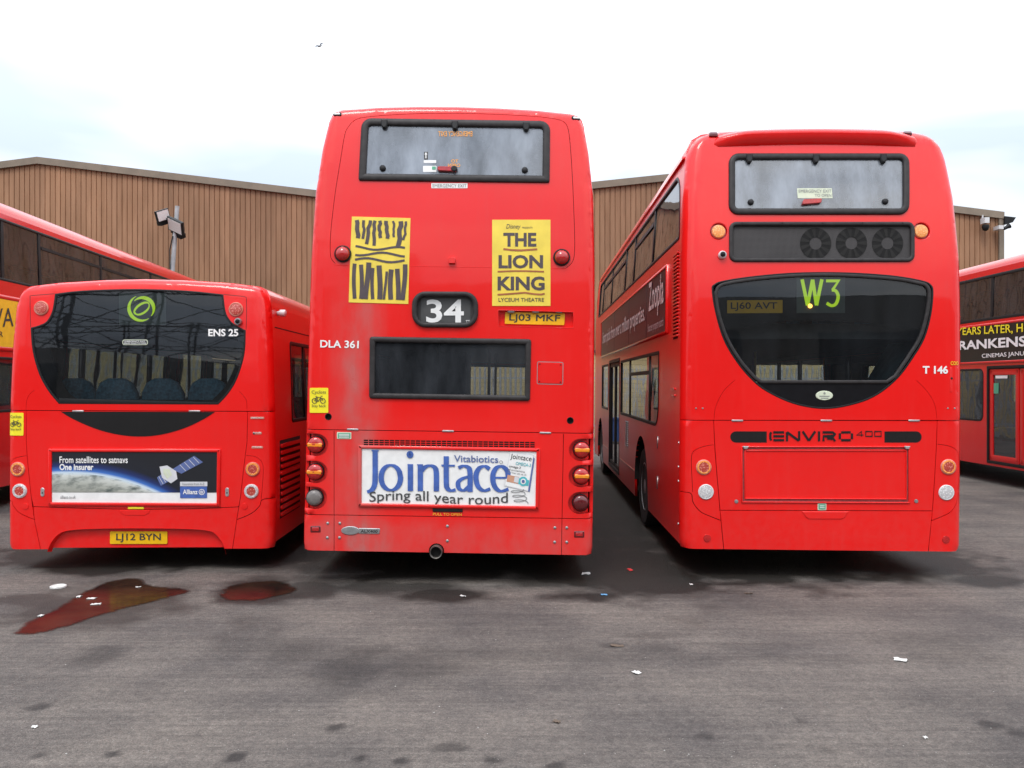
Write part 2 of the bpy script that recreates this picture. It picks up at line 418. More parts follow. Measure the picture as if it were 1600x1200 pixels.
def panel(name, fmap, outline, holes=(), clip=None, mat='red', parent=None, off=0., th=.03, step=.08, extra=None, flip=False, smooth=True):
    v2, F = region(outline, holes, clip, step, extra)
    V = [fmap(a, b, off) for a, b in v2]; n = len(V)
    if th:
        cnt = {}
        for f in F:
            for i in range(3):
                e = (f[i], f[(i + 1) % 3]); k = tuple(sorted(e)); cnt[k] = None if k in cnt else e
        b = {}; RF = []
        for e in cnt.values():
            if e is None: continue
            q = []
            for i in e:
                for tagk in ('t', 'b'):
                    if (i, tagk) not in b:
                        b[(i, tagk)] = len(V); V.append(fmap(*v2[i], off if tagk == 't' else off - th))
            RF.append((b[(e[1], 't')], b[(e[0], 't')], b[(e[0], 'b')], b[(e[1], 'b')]))
        F = F + RF
    if flip: F = [f[::-1] for f in F]
    return mk(name, V, F, mat, parent, smooth)
def area2(p): return sum(p[i][0] * p[(i + 1) % len(p)][1] - p[(i + 1) % len(p)][0] * p[i][1] for i in range(len(p))) / 2
def inset(poly, d):
    s = 1 if area2(poly) > 0 else -1; n = len(poly); o = []
    for i in range(n):
        a, b, c = Vector(poly[i - 1]), Vector(poly[i]), Vector(poly[(i + 1) % n])
        e1 = (b - a).normalized(); e2 = (c - b).normalized()
        n1, n2 = Vector((-e1.y, e1.x)) * s, Vector((-e2.y, e2.x)) * s
        m = n1 + n2
        if m.length < 1e-6: m = n1
        m.normalize(); k = d / max(.35, m.dot(n1)); o.append(tuple(b + m * k))
    return o
def ring(name, fmap, outer, inner, h, mat, parent, base=-.02, flip=False, prof=None):
    if area2(outer) < 0: outer = outer[::-1]; inner = inner[::-1]
    n = len(outer); prof = prof or [(0, base), (0, h * .55), (.16, h * .92), (.5, h), (.84, h * .92), (1, h * .55), (1, base)]
    V = []; F = []
    for t, o in prof:
        for a, b in zip(outer, inner): V.append(fmap(a[0] + (b[0] - a[0]) * t, a[1] + (b[1] - a[1]) * t, o))
    for k in range(len(prof) - 1):
        for i in range(n):
            j = (i + 1) % n; F.append((k * n + i, k * n + j, (k + 1) * n + j, (k + 1) * n + i))
    if flip: F = [f[::-1] for f in F]
    o = mk(name, V, F, mat, parent, True); o.data.set_sharp_from_angle(angle=R(55)); return o
def rrect(x0, y0, x1, y1, r, n=5):
    r = r if isinstance(r, (tuple, list)) else (r,) * 4       # tl, tr, br, bl
    o = []
    for (cx, cy, a0), rr in zip(((x0, y0, 180), (x1, y0, 270), (x1, y1, 0), (x0, y1, 90)), r):
        sx = 1 if cx == x0 else -1; sy = 1 if cy == y0 else -1
        for k in range(n + 1):
            a = R(a0 + 90 * k / n); o.append((cx + sx * rr + rr * math.cos(a), cy + sy * rr + rr * math.sin(a)))
    return o
def quadr(tl, tr, br, bl, r, n=5):
    """rounded quadrilateral: rrect in unit box warped"""
    x0, x1, y0, y1 = 0., math.dist(tl, tr), 0., math.dist(tl, bl); o = []
    for x, y in rrect(x0, y0, x1, y1, r, n):
        s, t = x / x1, y / y1
        o.append(tuple((tl[i] * (1 - s) + tr[i] * s) * (1 - t) + (bl[i] * (1 - s) + br[i] * s) * t for i in (0, 1)))
    return o
def curve(pts, n=5, closed=False):
    o = []; m = len(pts)
    for i in range(m if closed else m - 1):
        p = [pts[(i + k) % m] if closed else pts[min(max(i + k, 0), m - 1)] for k in (-1, 0, 1, 2)]
        for j in range(n):
            t = j / n
            o.append(tuple(.5 * (2 * p[1][c] + (p[2][c] - p[0][c]) * t + (2 * p[0][c] - 5 * p[1][c] + 4 * p[2][c] - p[3][c]) * t * t + (3 * p[1][c] - p[0][c] - 3 * p[2][c] + p[3][c]) * t ** 3) for c in (0, 1)))
    if not closed: o.append(tuple(pts[-1]))
    return o
def ellipse(cx, cy, rx, ry, n=24, a0=0, a1=360):
    m = n if abs(a1 - a0) >= 360 else n + 1
    return [(cx + rx * math.cos(R(a0 + (a1 - a0) * k / n)), cy + ry * math.sin(R(a0 + (a1 - a0) * k / n))) for k in range(m)]
def ribbon2(path, thick, thin=None, closed=False):
    """flat pen stroke in 2D: thick on upright strokes, thin on level ones; returns verts, quads"""
    thin = thick if thin is None else thin; V = []; F = []; n = len(path)
    for i, p in enumerate(path):
        a = path[i - 1] if (i > 0 or closed) else path[i]; b = path[(i + 1) % n] if (i < n - 1 or closed) else path[i]
        tx, ty = b[0] - a[0], b[1] - a[1]; l = math.hypot(tx, ty) or 1; tx /= l; ty /= l
        h = .5 * (thin + (thick - thin) * abs(ty))
        k = 1.0
        if 0 < i < n - 1 or closed:
            ux, uy = p[0] - a[0], p[1] - a[1]; m = math.hypot(ux, uy) or 1; k = 1 / max(.55, (ux * tx + uy * ty) / m)
        V += [(p[0] - ty * h * k, p[1] + tx * h * k), (p[0] + ty * h * k, p[1] - tx * h * k)]
    for i in range(n if closed else n - 1):
        j = (i + 1) % n; F.append((2 * i, 2 * i + 1, 2 * j + 1, 2 * j))
    return V, F
_txt = {}
def text2(body, bold=0., shear=0., spacing=1.):
    key = (body, bold, shear, spacing); fat = 0
    if key not in _txt:
        if 'M' in body and bold > 0: fat, bold = bold, 0
        c = bpy.data.curves.new('t', 'FONT'); c.body = body; c.size = 1; c.resolution_u = 3; c.offset = bold; c.shear = shear; c.space_character = spacing
        o = bpy.data.objects.new('t', c); col.objects.link(o)
        bpy.context.view_layer.update()
        me = bpy.data.meshes.new_from_object(o.evaluated_get(bpy.context.evaluated_depsgraph_get()))
        v = [(p.co.x, p.co.y) for p in me.vertices]; f = [tuple(p.vertices) for p in me.polygons]
        bpy.data.objects.remove(o); bpy.data.curves.remove(c); bpy.data.meshes.remove(me)
        a = np.array(v); lay = np.zeros(len(a))
        if fat:      # thicken by stacked, slightly shifted copies
            n = len(a); a = np.concatenate([a + np.array(d) * fat for d in ((-1, -1), (1, -1), (1, 1), (-1, 1), (0, 0))]); lay = np.repeat(np.arange(5), n)
            f = [tuple(i + n * k for i in q) for k in range(5) for q in f]
        lo, hi = a.min(0), a.max(0); _txt[key] = ([(p[0], p[1], l_) for p, l_ in zip((a - lo) / (hi - lo), lay)], f)
    return _txt[key]
# ------------------------------------------------------------------ ground
def gpt(px, py):
    d = CAMZ * FPX / (py - HY); return ((px - CX) / FPX * d, d)
def vnoise(x, y, s, seed):
    r = np.random.default_rng(seed); T = r.random((64, 64)); x = x * s; y = y * s
    xi = np.floor(x).astype(int); yi = np.floor(y).astype(int); fx = x - xi; fy = y - yi
    fx = fx * fx * (3 - 2 * fx); fy = fy * fy * (3 - 2 * fy)
    g = lambda a, b: T[a % 64, b % 64]
    return (g(xi, yi) * (1 - fx) + g(xi + 1, yi) * fx) * (1 - fy) + (g(xi, yi + 1) * (1 - fx) + g(xi + 1, yi + 1) * fx) * fy
def ground():
    xs = np.concatenate([-np.geomspace(400, 7.2, 14), np.arange(-7, 8.001, .028), np.geomspace(8.2, 400, 14)])
    ys = np.concatenate([-np.geomspace(400, 1, 12), np.arange(1, 3.4, .3), np.arange(3.5, 9, .022), np.arange(9, 13, .1), np.geomspace(13, 600, 14)])
    X, Y = np.meshgrid(xs, ys); x, y = X.ravel(), Y.ravel()
    n1 = vnoise(x, y, 3.1, 1) + .5 * vnoise(x, y, 7.3, 2) + .25 * vnoise(x, y, 17, 3); n1 = n1 / 1.75 - .5
    n2 = vnoise(x, y, 14, 4) + .6 * vnoise(x, y, 37, 5); n2 = n2 / 1.6 - .5
    def blob(px, py, rx, ry, soft, nz, amp):
        cx, cy = gpt(px, py); x1, _ = gpt(px + rx, py); _, yn = gpt(px, py - ry); _, yf = gpt(px, py + ry)
        a = (x - cx) / (x1 - cx); b = (y - cy) / ((yn - yf) / 2); q = np.sqrt(a * a + b * b) + nz * amp
        return np.clip((1 + soft / 2 - q) / soft, 0, 1) ** 1.1
    wet_shade = np.zeros_like(x)
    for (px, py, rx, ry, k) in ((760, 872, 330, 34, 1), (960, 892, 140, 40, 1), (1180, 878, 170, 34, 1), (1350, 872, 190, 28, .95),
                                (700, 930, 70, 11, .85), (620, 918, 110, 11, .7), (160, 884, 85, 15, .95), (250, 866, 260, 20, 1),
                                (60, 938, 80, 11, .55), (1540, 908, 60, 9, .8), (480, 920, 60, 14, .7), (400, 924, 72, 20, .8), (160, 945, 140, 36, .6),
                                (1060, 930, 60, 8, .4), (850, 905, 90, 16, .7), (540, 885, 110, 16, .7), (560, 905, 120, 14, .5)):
        wet_shade = np.maximum(wet_shade, k * blob(px, py, rx, ry, .55, n1, 1.1))
    for (cx, cy, rx, ry, k) in ((1.15, 12.5, .95, 5.0, .85), (-2.05, 12.5, .5, 5.0, .85)):   # dark lanes: shade between the buses painted into the ground colour
        q = np.sqrt(((x - cx) / rx) ** 2 + ((y - cy) / ry) ** 2) + n1 * .8; wet_shade = np.maximum(wet_shade, k * np.clip((1.3 - q) / .6, 0, 1))
    stn = np.zeros_like(x)
    for (px, py, rx, ry, k) in ((525, 1137, 16, 6, .9), (565, 1183, 11, 6, 1), (178, 1178, 12, 6, 1), (368, 1184, 16, 8, 1), (60, 1106, 16, 6, .8),
                                (705, 1168, 24, 8, .7), (768, 1188, 13, 6, .9), (870, 1197, 16, 6, .9), (625, 1190, 12, 6, .9), (1105, 1150, 15, 6, .6),
                                (1250, 1127, 9, 4, .7), (1550, 1132, 18, 6, .8), (1590, 1146, 16, 6, .7), (62, 1180, 13, 6, .8), (1290, 1172, 16, 5, .5),
                                (955, 1009, 20, 4, .6), (550, 1040, 60, 34, .62), (470, 1018, 55, 18, .55), (150, 1028, 40, 18, .6), (660, 1040, 60, 26, .5),
                                (800, 1024, 330, 10, .32), (1460, 1008, 90, 22, .3), (1000, 1020, 70, 9, .3), (380, 1010, 60, 14, .3), (300, 1150, 60, 8, .3), (1180, 1010, 100, 6, .2)):
        big = rx > 35
        stn = np.maximum(stn, k * blob(px, py, rx, ry, .9 if big else .6, n1 if big else n2, 1.6 if big else 1.1))
    m = len(xs); V = np.stack([x, y, np.zeros_like(x)], 1)
    me = bpy.data.meshes.new('ground'); i, j = np.meshgrid(np.arange(m - 1), np.arange(len(ys) - 1)); k = (j * m + i).ravel()
    F = np.stack([k, k + 1, k + 1 + m, k + m], 1)
    me.vertices.add(len(V)); me.vertices.foreach_set('co', V.ravel())
    me.loops.add(F.size); me.loops.foreach_set('vertex_index', F.ravel()); me.polygons.add(len(F))
    me.polygons.foreach_set('loop_start', np.arange(0, F.size, 4)); me.polygons.foreach_set('loop_total', np.full(len(F), 4))
    me.update(calc_edges=True)
    for nm, a in (('wet_shade', wet_shade), ('stain', stn)):
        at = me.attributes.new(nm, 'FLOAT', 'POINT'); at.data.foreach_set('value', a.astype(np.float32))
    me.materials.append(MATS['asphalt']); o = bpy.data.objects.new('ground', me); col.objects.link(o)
    return tag(o, 'worn grey asphalt of the bus yard, stained and damp near the buses, shade painted between them', 'ground', kind='structure')
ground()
def puddle(pts, z, label):
    P = curve([gpt(*p) for p in pts], 6, True)
    P = [(p[0] + random.uniform(-.006, .006), p[1] + random.uniform(-.01, .01)) for p in P]
    v2, F = region(P, (), None, .05)
    ed = np.full(len(v2), 9.0); A = np.array(P); B_ = np.roll(A, -1, 0)
    for a_, b_ in zip(A, B_):
        d_ = b_ - a_; t_ = np.clip(((v2 - a_) @ d_) / (d_ @ d_), 0, 1); ed = np.minimum(ed, np.linalg.norm(v2 - a_ - t_[:, None] * d_, axis=1))
    o = mk('puddle', [(a, b, z) for a, b in v2], F, 'puddle_water'); at = o.data.attributes.new('edge', 'FLOAT', 'POINT'); at.data.foreach_set('value', np.clip(ed / .13, 0, 1).astype(np.float32)); tag(o, label, 'puddle', 'puddles on the yard', 'structure')
puddle([(20, 990), (42, 972), (92, 948), (128, 926), (168, 909), (215, 903), (234, 914), (272, 918), (300, 924), (272, 933), (212, 948), (160, 962), (96, 983), (45, 993)], .004, 'long rust brown puddle in front of the single-deck bus')
puddle([(342, 930), (352, 918), (388, 910), (436, 908), (458, 916), (466, 922), (444, 931), (400, 939), (356, 939)], .004, 'small dark oval puddle between single-deck bus and route 34 bus')

# ------------------------------------------------------------------ warehouse and what stands before it
FY = 27.0
def wpt(px, py, Y): return ((px - CX) / FPX * Y, CAMZ + (HY - py) / FPX * Y)
def warehouse():
    root = empty('warehouse', (0, FY, 0)); tag(root, 'long brown corrugated warehouse with two shallow gables behind the buses', 'building')
    gp = [wpt(*p, FY) for p in ((-460, 314), (60, 247), (638, 316), (1070, 271), (1560, 332))]
    gx, gz = [p[0] for p in gp], [p[1] for p in gp]; top = lambda x: float(np.interp(x, gx, gz))
    x0, x1 = gx[0], gx[-1]; zb = 2.75; x = x0; per = 1 / 6
    while x < x1 - .05:
        xe = min(x + 1.0, x1); v = []; f = []; k = 0; nr = int(round((xe - x) / per))
        P = []
        for r in range(max(nr, 1)):
            a = x + r * per
            P += [(a, 0), (a + .010, .026), (a + .026, .026), (a + .036, 0)]
        P.append((xe, 0))
        for a, d in P: v += [(a, d, zb), (a, d, top(a) - .12)]
        for i in range(len(P) - 1): f.append((2 * i, 2 * i + 2, 2 * i + 3, 2 * i + 1))
        mk('cladding_sheet', v, f, 'cladding', root); x = xe
    for i in range(4):
        (xa, za), (xb, zb2) = gp[i], gp[i + 1]; t = MB()
        ea = .0 if i else .1; eb = 0 if i < 3 else .14
        sl = (zb2 - za) / (xb - xa); xa -= ea; za -= ea * sl; xb += eb; zb2 += eb * sl
        for (dz0, dz1, y0, y1) in ((-.20, 0.02, -.10, .12),):
            t.add([(xa, y0, za + dz0), (xb, y0, zb2 + dz0), (xb, y1, zb2 + dz0), (xa, y1, za + dz0), (xa, y0, za + dz1), (xb, y0, zb2 + dz1), (xb, y1, zb2 + dz1), (xa, y1, za + dz1)],
                  [(0, 3, 2, 1), (4, 5, 6, 7), (0, 1, 5, 4), (1, 2, 6, 5), (2, 3, 7, 6), (3, 0, 4, 7)])
        t.build('verge_trim', 'clad_trim', root)
        t = MB().add([(xa, .1, za - .02), (xb, .1, zb2 - .02), (xb, 45, zb2 - .02), (xa, 45, za - .02)], [(0, 1, 2, 3)]).build('roof', 'clad_trim', root)
    MB().box((x1 - .01, -.07, 0), (x1 + .15, .2, gz[-1] - .2)).build('corner_trim', 'clad_trim', root)
    MB().box((x1, .2, 0), (x1 + .1, 45, gz[-1] - .03)).box((x0 - .1, .2, 0), (x0, 45, gz[0] - .03)).build('wall', 'cladding', root)
    MB().box((x0, -.06, 0), (x1, .3, zb)).build('brick_wall', 'yellow_brick', root)
    MB().box((x0, -.12, zb), (x1, .0, zb + .09)).build('drip_trim', 'clad_dark', root)
    return gp
GP = warehouse()
def fence():
    y = 25.3; root = empty('palisade_fence', (0, y, 0)); tag(root, 'grey steel palisade fence before the yellow brick wall', 'fence')
    pale = MB()
    P = [(-.034, 0), (-.018, -.022), (0, -.012), (.018, -.022), (.034, 0)]
    v = []; 
    for z in (0.06, 2.2): v += [(a, b, z) for a, b in P]
    v += [(-.034, 0, 2.2), (0, -.012, 2.36), (.034, 0, 2.2)]
    pale.add(v, [(i, i + 1, i + 6, i + 5) for i in range(4)] + [(5, 6, 7, 11), (7, 8, 9, 11)])
    first = None
    x = -9.5
    while x < 11.5:
        if first is None: first = pale.build('pale', 'galvanised', root); o = first
        else: o = first.copy(); col.objects.link(o); o.parent = root
        o.location = (x, -.03, 0); x += .155
    for z in (.45, 1.9): MB().box((-9.6, -.02, z), (11.6, .02, z + .055)).build('rail', 'galvanised', root)
    for k in range(8): MB().box((-9.6 + k * 3, .03, 0), (-9.5 + k * 3, .12, 2.3)).build('post', 'galvanised', root)
fence()
def flood():
    Y = 24.0; px, _ = 268, 0
    bx, bz = wpt(268, 440, Y); tx, tz = wpt(277, 322, Y)
    root = empty('floodlight_pole', (bx, Y, 0)); tag(root, 'grey pole with two black floodlights in front of the brown warehouse', 'floodlight')
    dx = (tx - bx)
    MB().tube([(-dx * .9, 0, 0), (0, 0, bz), (dx, 0, tz)], [.07, .065, .06], 12).build('pole', 'pole_grey', root, True)
    for i, (qx, qy, rz, rx, ry, s) in enumerate(((278, 356, -22, 30, 24, .58), (260, 339, 58, 8, -24, .44))):
        hx, hz = wpt(qx, qy, Y); hx -= bx
        M = Matrix.Translation((hx, -.22, hz)) @ Matrix.Rotation(R(rz), 4, 'Z') @ Matrix.Rotation(R(ry), 4, 'Y') @ Matrix.Rotation(R(rx), 4, 'X')
        b = MB(); v = []
        for y_, k in ((0, 1), (.06, 1), (.2, .55)):
            v += [M @ Vector((a * s * k, y_, c * s * .72 * k)) for a, c in ((-.5, -.5), (.5, -.5), (.5, .5), (-.5, .5))]
        f = [(0, 1, 2, 3)] + [(4 * r + i_, 4 * r + 4 + i_, 4 * r + 4 + (i_ + 1) % 4, 4 * r + (i_ + 1) % 4) for r in (0, 1) for i_ in range(4)] + [(11, 10, 9, 8)]
        h = b.add(v, f).build('floodlight_head', 'black_trim', root)
        q = MB().box((-.44 * s, -.012, -.30 * s), (.44 * s, -.002, .30 * s), M).build('lens', 'lens_white', h)
        MB().box((-.3 * s, .02, -.62 * s), (.3 * s, .2, -.38 * s), M).build('control_box', 'black_trim', h)
        MB().tube([(hx, -.15, hz - .05), (0, 0, hz - .12)], .03).build('bracket', 'black_trim', h)
    MB().tube([(dx * .1 - .03, -.08, bz + .35), (dx * .1 - .03, -.09, bz + .9), (dx * .4, -.08, bz + 1.3)], .018).build('cable', 'black_trim', root)
flood()
def cctv():
    x, z = wpt(1541, 345, FY - .3)
    r = empty('wall_camera', (x, FY - .08, z)); tag(r, 'small white and black camera on the brown warehouse wall under the eave', 'camera')
    MB().box((-.09, -.3, -.08), (.06, -.04, .10)).build('housing', 'camera_body', r)
    MB().box((-.03, -.06, .1), (.0, .0, .22)).build('bracket', 'camera_body', r)
    MB().lathe([(.10, 0), (.11, .08), (.08, .17), (.03, .2)], Matrix.Translation((0, -.18, -.12)) @ Matrix.Rotation(R(180), 4, 'X'), 12).build('dome', 'black_trim', r, True)
    x, z = wpt(1558, 357, FY - .2)
    r = empty('corner_camera', (x, FY - .1, z)); tag(r, 'white box camera with dark lens at the warehouse corner', 'camera')
    MB().box((-.08, -.34, -.06), (.07, -.02, .06)).build('housing', 'camera_body', r)
    MB().lathe([(.05, 0), (.06, .12), (.09, .2)], Matrix.Translation((.16, -.2, -.03)) @ Matrix.Rotation(R(60), 4, 'Y'), 12).build('lens_hood', 'black_trim', r, True)
    MB().tube([(.05, -.18, 0), (.2, -.2, -.04)], .025).build('bracket', 'black_trim', r)
    x, z = wpt(1563, 340, FY)
    r = empty('corner_floodlight', (x, FY, z)); tag(r, 'dark wedge floodlight sticking out from the warehouse corner', 'floodlight')
    v = []
    for y_ in (-.15, .25): v += [(.06, y_, .02), (.42, y_, -.02), (.32, y_, -.18), (.06, y_, -.24)]
    MB().add(v, [(0, 3, 2, 1), (4, 5, 6, 7), (0, 1, 5, 4), (1, 2, 6, 5), (2, 3, 7, 6), (3, 0, 4, 7)]).build('housing', 'black_trim', r)
    MB().box((0, -.02, -.08), (.1, .04, -.02)).build('arm', 'black_trim', r)
cctv()
def wheelie():
    r = empty('wheelie_bin', (.75, 24.6, 0)); r.scale = (.75, .75, .75); tag(r, 'blue plastic wheeled bin standing before the fence', 'bin')
    v = []
    for z, k in ((.1, .40), (.95, .52)): v += [(-k / 2 * 1.5, -k / 2 * 1.2, z), (k / 2 * 1.5, -k / 2 * 1.2, z), (k / 2 * 1.5, k / 2 * 1.2, z), (-k / 2 * 1.5, k / 2 * 1.2, z)]
    MB().add(v, [(3, 2, 1, 0), (4, 5, 6, 7), (0, 1, 5, 4), (1, 2, 6, 5), (2, 3, 7, 6), (3, 0, 4, 7)]).build('body', 'blue_plastic', r)
    MB().box((-.42, -.36, .955), (.42, .34, 1.02)).build('lid', 'blue_plastic', r)
    for sx in (-.28, .28):
        MB().lathe([(.02, -.03), (.1, -.03), (.1, .03), (.02, .03)], Matrix.Translation((sx, .2, .1)) @ Matrix.Rotation(R(90), 4, 'Y'), 14).build('wheel', 'tyre', r, True)
wheelie()
def behind_camera():
    # what the glass mirrors: a lattice gasholder frame and the yard's far wall
    r = empty('gasholder_frame', (-20, -46, 0)); tag(r, 'tall dark lattice gasholder frame mirrored in the bus windows', 'gasholder')
    n = 14; Rr = 13; P = [(Rr * math.cos(2 * math.pi * k / n + .2), Rr * math.sin(2 * math.pi * k / n + .2)) for k in range(n)]; H = 15
    for k in range(n):
        a, b = P[k], P[(k + 1) % n]; m = MB()
        for o in (-.35, .35): m.tube([(a[0] + o, a[1], 0), (a[0] + o * .6, a[1], H)], .09, 5)
        for q in range(10): m.tube([(a[0] - .35, a[1], q * 1.5), (a[0] + .33, a[1], q * 1.5 + 1.4)], .05, 4)
        m.build('column', 'truss_steel', r)
        m = MB()
        for z in (5, 10, 15):
            for o in (0, -.8): m.tube([(*a, z + o), (*b, z + o)], .08, 5)
            for q in range(6):
                t0, t1 = q / 6, (q + 1) / 6; f = lambda t, dz: (a[0] + (b[0] - a[0]) * t, a[1] + (b[1] - a[1]) * t, z + dz)
                m.tube([f(t0, -.8 * (q % 2)), f(t1, -.8 * ((q + 1) % 2))], .05, 4)
        for z in (0, 5, 10): m.tube([(*a, z), (*b, z + 4.2)], .06, 4); m.tube([(*b, z), (*a, z + 4.2)], .06, 4)
        m.build('girder', 'truss_steel', r)
    for nm, x0, x1, h0, h1, lb in (('depot_shed', -11, 48, 7.6, 9.2, 'large dark depot shed across the yard, mirrored in the glass'), ('workshop', -62, -22, 6.4, 7.6, 'lower dark workshop across the yard beside the gasholder frame')):
        r = empty(nm, ((x0 + x1) / 2, -30, 0)); tag(r, lb, 'building'); w_ = (x1 - x0) / 2
        v = [(-w_, 0, 0), (w_, 0, 0), (w_, 0, h0), (0, 0, h1), (-w_, 0, h0), (-w_, -30, 0), (w_, -30, 0), (w_, -30, h0), (0, -30, h1), (-w_, -30, h0)]
        mk('wall', v, [(0, 4, 3, 2, 1), (5, 6, 7, 8, 9), (0, 5, 9, 4), (1, 2, 7, 6)], 'yard_wall_mat', r); mk('roof', [(a, b_, c + .05) for a, b_, c in v], [(2, 3, 8, 7), (3, 4, 9, 8)], 'yard_wall_mat', r)
        for k in range(5):
            xx = -w_ + (k + .5) * w_ * .4; MB().box((xx - w_ * .13, -.2, 0), (xx + w_ * .13, .06, 4.6)).build('roller_door', 'black_trim', r)
    t = MB().box((-22, -31, 0), (-11, -30.6, 2.4)).build('yard_wall', 'yard_wall_mat'); tag(t, 'low dark boundary wall between the two sheds opposite the buses', 'wall')
behind_camera()

# ------------------------------------------------------------------ bus body kit
class Bus:
    def __init__(s, name, label, loc, yaw, roll, prof, sh, lean, Rc, Rt, length, paint='red', cat='bus'):
        s.root = empty(name, loc, (0, R(roll), R(yaw))); tag(s.root, label, cat, 'red buses parked in the yard')
        s.M = Matrix.Translation(loc) @ Matrix.Rotation(R(yaw), 4, 'Z') @ Matrix.Rotation(R(roll), 4, 'Y'); s.Mi = s.M.inverted()
        s.pw = [p[0] for p in prof]; s.pz = [p[1] for p in prof]; s.sh = sh; s.la, s.lz = lean; s.Rc, s.Rt = Rc, Rt; s.L = length; s.paint = paint
        s.body = densify([(a, b) for a, b in prof] + [(-a, b) for a, b in prof[-2::-1]], .05)
        s.extra = [p for d in (.003, .010, .022, .040, .065, .09) if d < Rc * 1.05 for p in inset(s.body, d)]
        s.tw, s.tz = s.pw[sh:][::-1], s.pz[sh:][::-1]
    def w(s, z): return float(np.interp(z, s.pz, s.pw))
    def lean(s, z): return s.la * max(0., z - s.lz) ** 2
    def S(s, u, z):
        a = min(1, max(0, (s.Rc - (s.w(z) - abs(u))) / s.Rc)) if z <= s.pz[s.sh] else 0
        b = 0
        if abs(u) <= s.pw[s.sh]:
            b = min(1, max(0, (s.Rt - (float(np.interp(abs(u), s.tw, s.tz)) - z)) / s.Rt))
        if z > s.pz[s.sh]: a = max(a, min(1, max(0, (s.Rc - (s.w(z) - abs(u))) / s.Rc)))
        h = min(.9995, math.hypot(a, b)); return s.lean(z) + s.Rc * (1 - math.sqrt(1 - h * h))
    def rear(s, u, z, off=0.):
        y = s.S(u, z); e = .002; sg = 1 if u >= 0 else -1
        if off == 0: return (u, y, z)
        du = (y - s.S(u - sg * e, z)) / e * sg; dz = (y - s.S(u, z - e)) / e
        n = Vector((du, -1, dz)).normalized(); return (u + n.x * off, y + n.y * off, z + n.z * off)
    def frame(s, u, z, off=0.):
        n = (Vector(s.rear(u, z, .01)) - Vector(s.rear(u, z, 0))).normalized(); up = Vector((0, 0, 1)); x = up.cross(n).normalized() * 1; yv = n.cross(x)
        M = Matrix((x, yv, n)).transposed().to_4x4(); M.translation = Vector(s.rear(u, z, off)); return M
    def sy(s, st, z): return st + s.Rc + s.lean(z) * max(0., 1 - st / 2.2)
    def side(s, sd):
        return lambda a, z, off=0.: (sd * (s.w(z) + off), s.sy(a, z), z)
    def front(s, u, z, off=0.): return (u, s.L + s.Rc + off, z)
    def uv(s, px, py):
        o = s.Mi @ Vector((0, 0, CAMZ)); d = (s.Mi.to_3x3() @ Vector(((px - CX) / FPX, 1, (HY - py) / FPX)))
        y = 0.
        for _ in range(7):
            t = (y - o.y) / d.y; u, z = o.x + d.x * t, o.z + d.z * t
            y = s.lean(z)
        return (u, z)
    def P(s, pts): return [s.uv(*p) for p in pts]
    # rear features given in picture measurements
    def rp(s, name, px, mat, parent=None, off=.003, th=.003, holes=(), step=.12, clip=None):
        return panel(name, s.rear, s.P(px), [s.P(h) for h in holes], clip, mat, parent or s.root, off, th, step)
    def rring(s, name, px, d, h, mat, parent=None, base=-.02):
        o = densify(s.P(px), .07); return ring(name, s.rear, o, inset(o, d), h, mat, parent or s.root, base)
    def pad(s, name, px, h, mat, parent=None, base=-.005, bev=.004):
        o = s.P(px)
        if area2(o) < 0: o = o[::-1]
        n = len(o); i_ = inset(o, bev); V = [s.rear(*p, base) for p in o] + [s.rear(*p, h - bev) for p in o] + [s.rear(*p, h) for p in i_]
        F = [(k * n + a, k * n + (a + 1) % n, (k + 1) * n + (a + 1) % n, (k + 1) * n + a) for k in (0, 1) for a in range(n)] + [tuple(2 * n + a for a in range(n))]
        q = mk(name, V, F, mat, parent or s.root, True); q.data.set_sharp_from_angle(angle=R(35)); return q
    def lathe(s, name, px, py, prof, mat, parent=None, off=0., n=24):
        return MB().lathe(prof, s.frame(*s.uv(px, py), off), n).build(name, mat, parent or s.root, True)
    def text(s, body, box, mat, parent=None, off=.006, bold=0., shear=0., spacing=1., mirror=False, name='lettering', arc=None):
        v, f = text2(body, bold, shear, spacing)
        if len(box) == 4 and not isinstance(box[0], (tuple, list)): box = ((box[0], box[1]), (box[2], box[1]), (box[2], box[3]), (box[0], box[3]))
        c = s.P(box); V = []
        for a, b, ly in v:
            if mirror: a = 1 - a
            u = [(c[0][i] * (1 - a) + c[1][i] * a) * b + (c[3][i] * (1 - a) + c[2][i] * a) * (1 - b) for i in (0, 1)]
            if arc: u[1] += arc(a)
            V.append(s.rear(u[0], u[1], off + ly * .0003))
        if mirror: f = [q[::-1] for q in f]
        return mk(name, V, f, mat, parent or s.root)
    def strokes(s, name, paths, mat, parent=None, off=.006, scale=None):
        """paths: (points px, thick px, thin px, closed)"""
        m = MB()
        for k, (pts, a, b, cl) in enumerate(paths):
            v, f = ribbon2(pts, a, b, cl); m.add([s.rear(*s.uv(*p), off + .0004 * (k % 6)) for p in v], f)
        return m.build(name, mat, parent or s.root)
    def seam(s, px, w=.006):
        """thin slot polygon along a line"""
        p = s.P(px); v, f = ribbon2(p, w); return [v[2 * i] for i in range(len(p))] + [v[2 * i + 1] for i in range(len(p) - 1, -1, -1)]
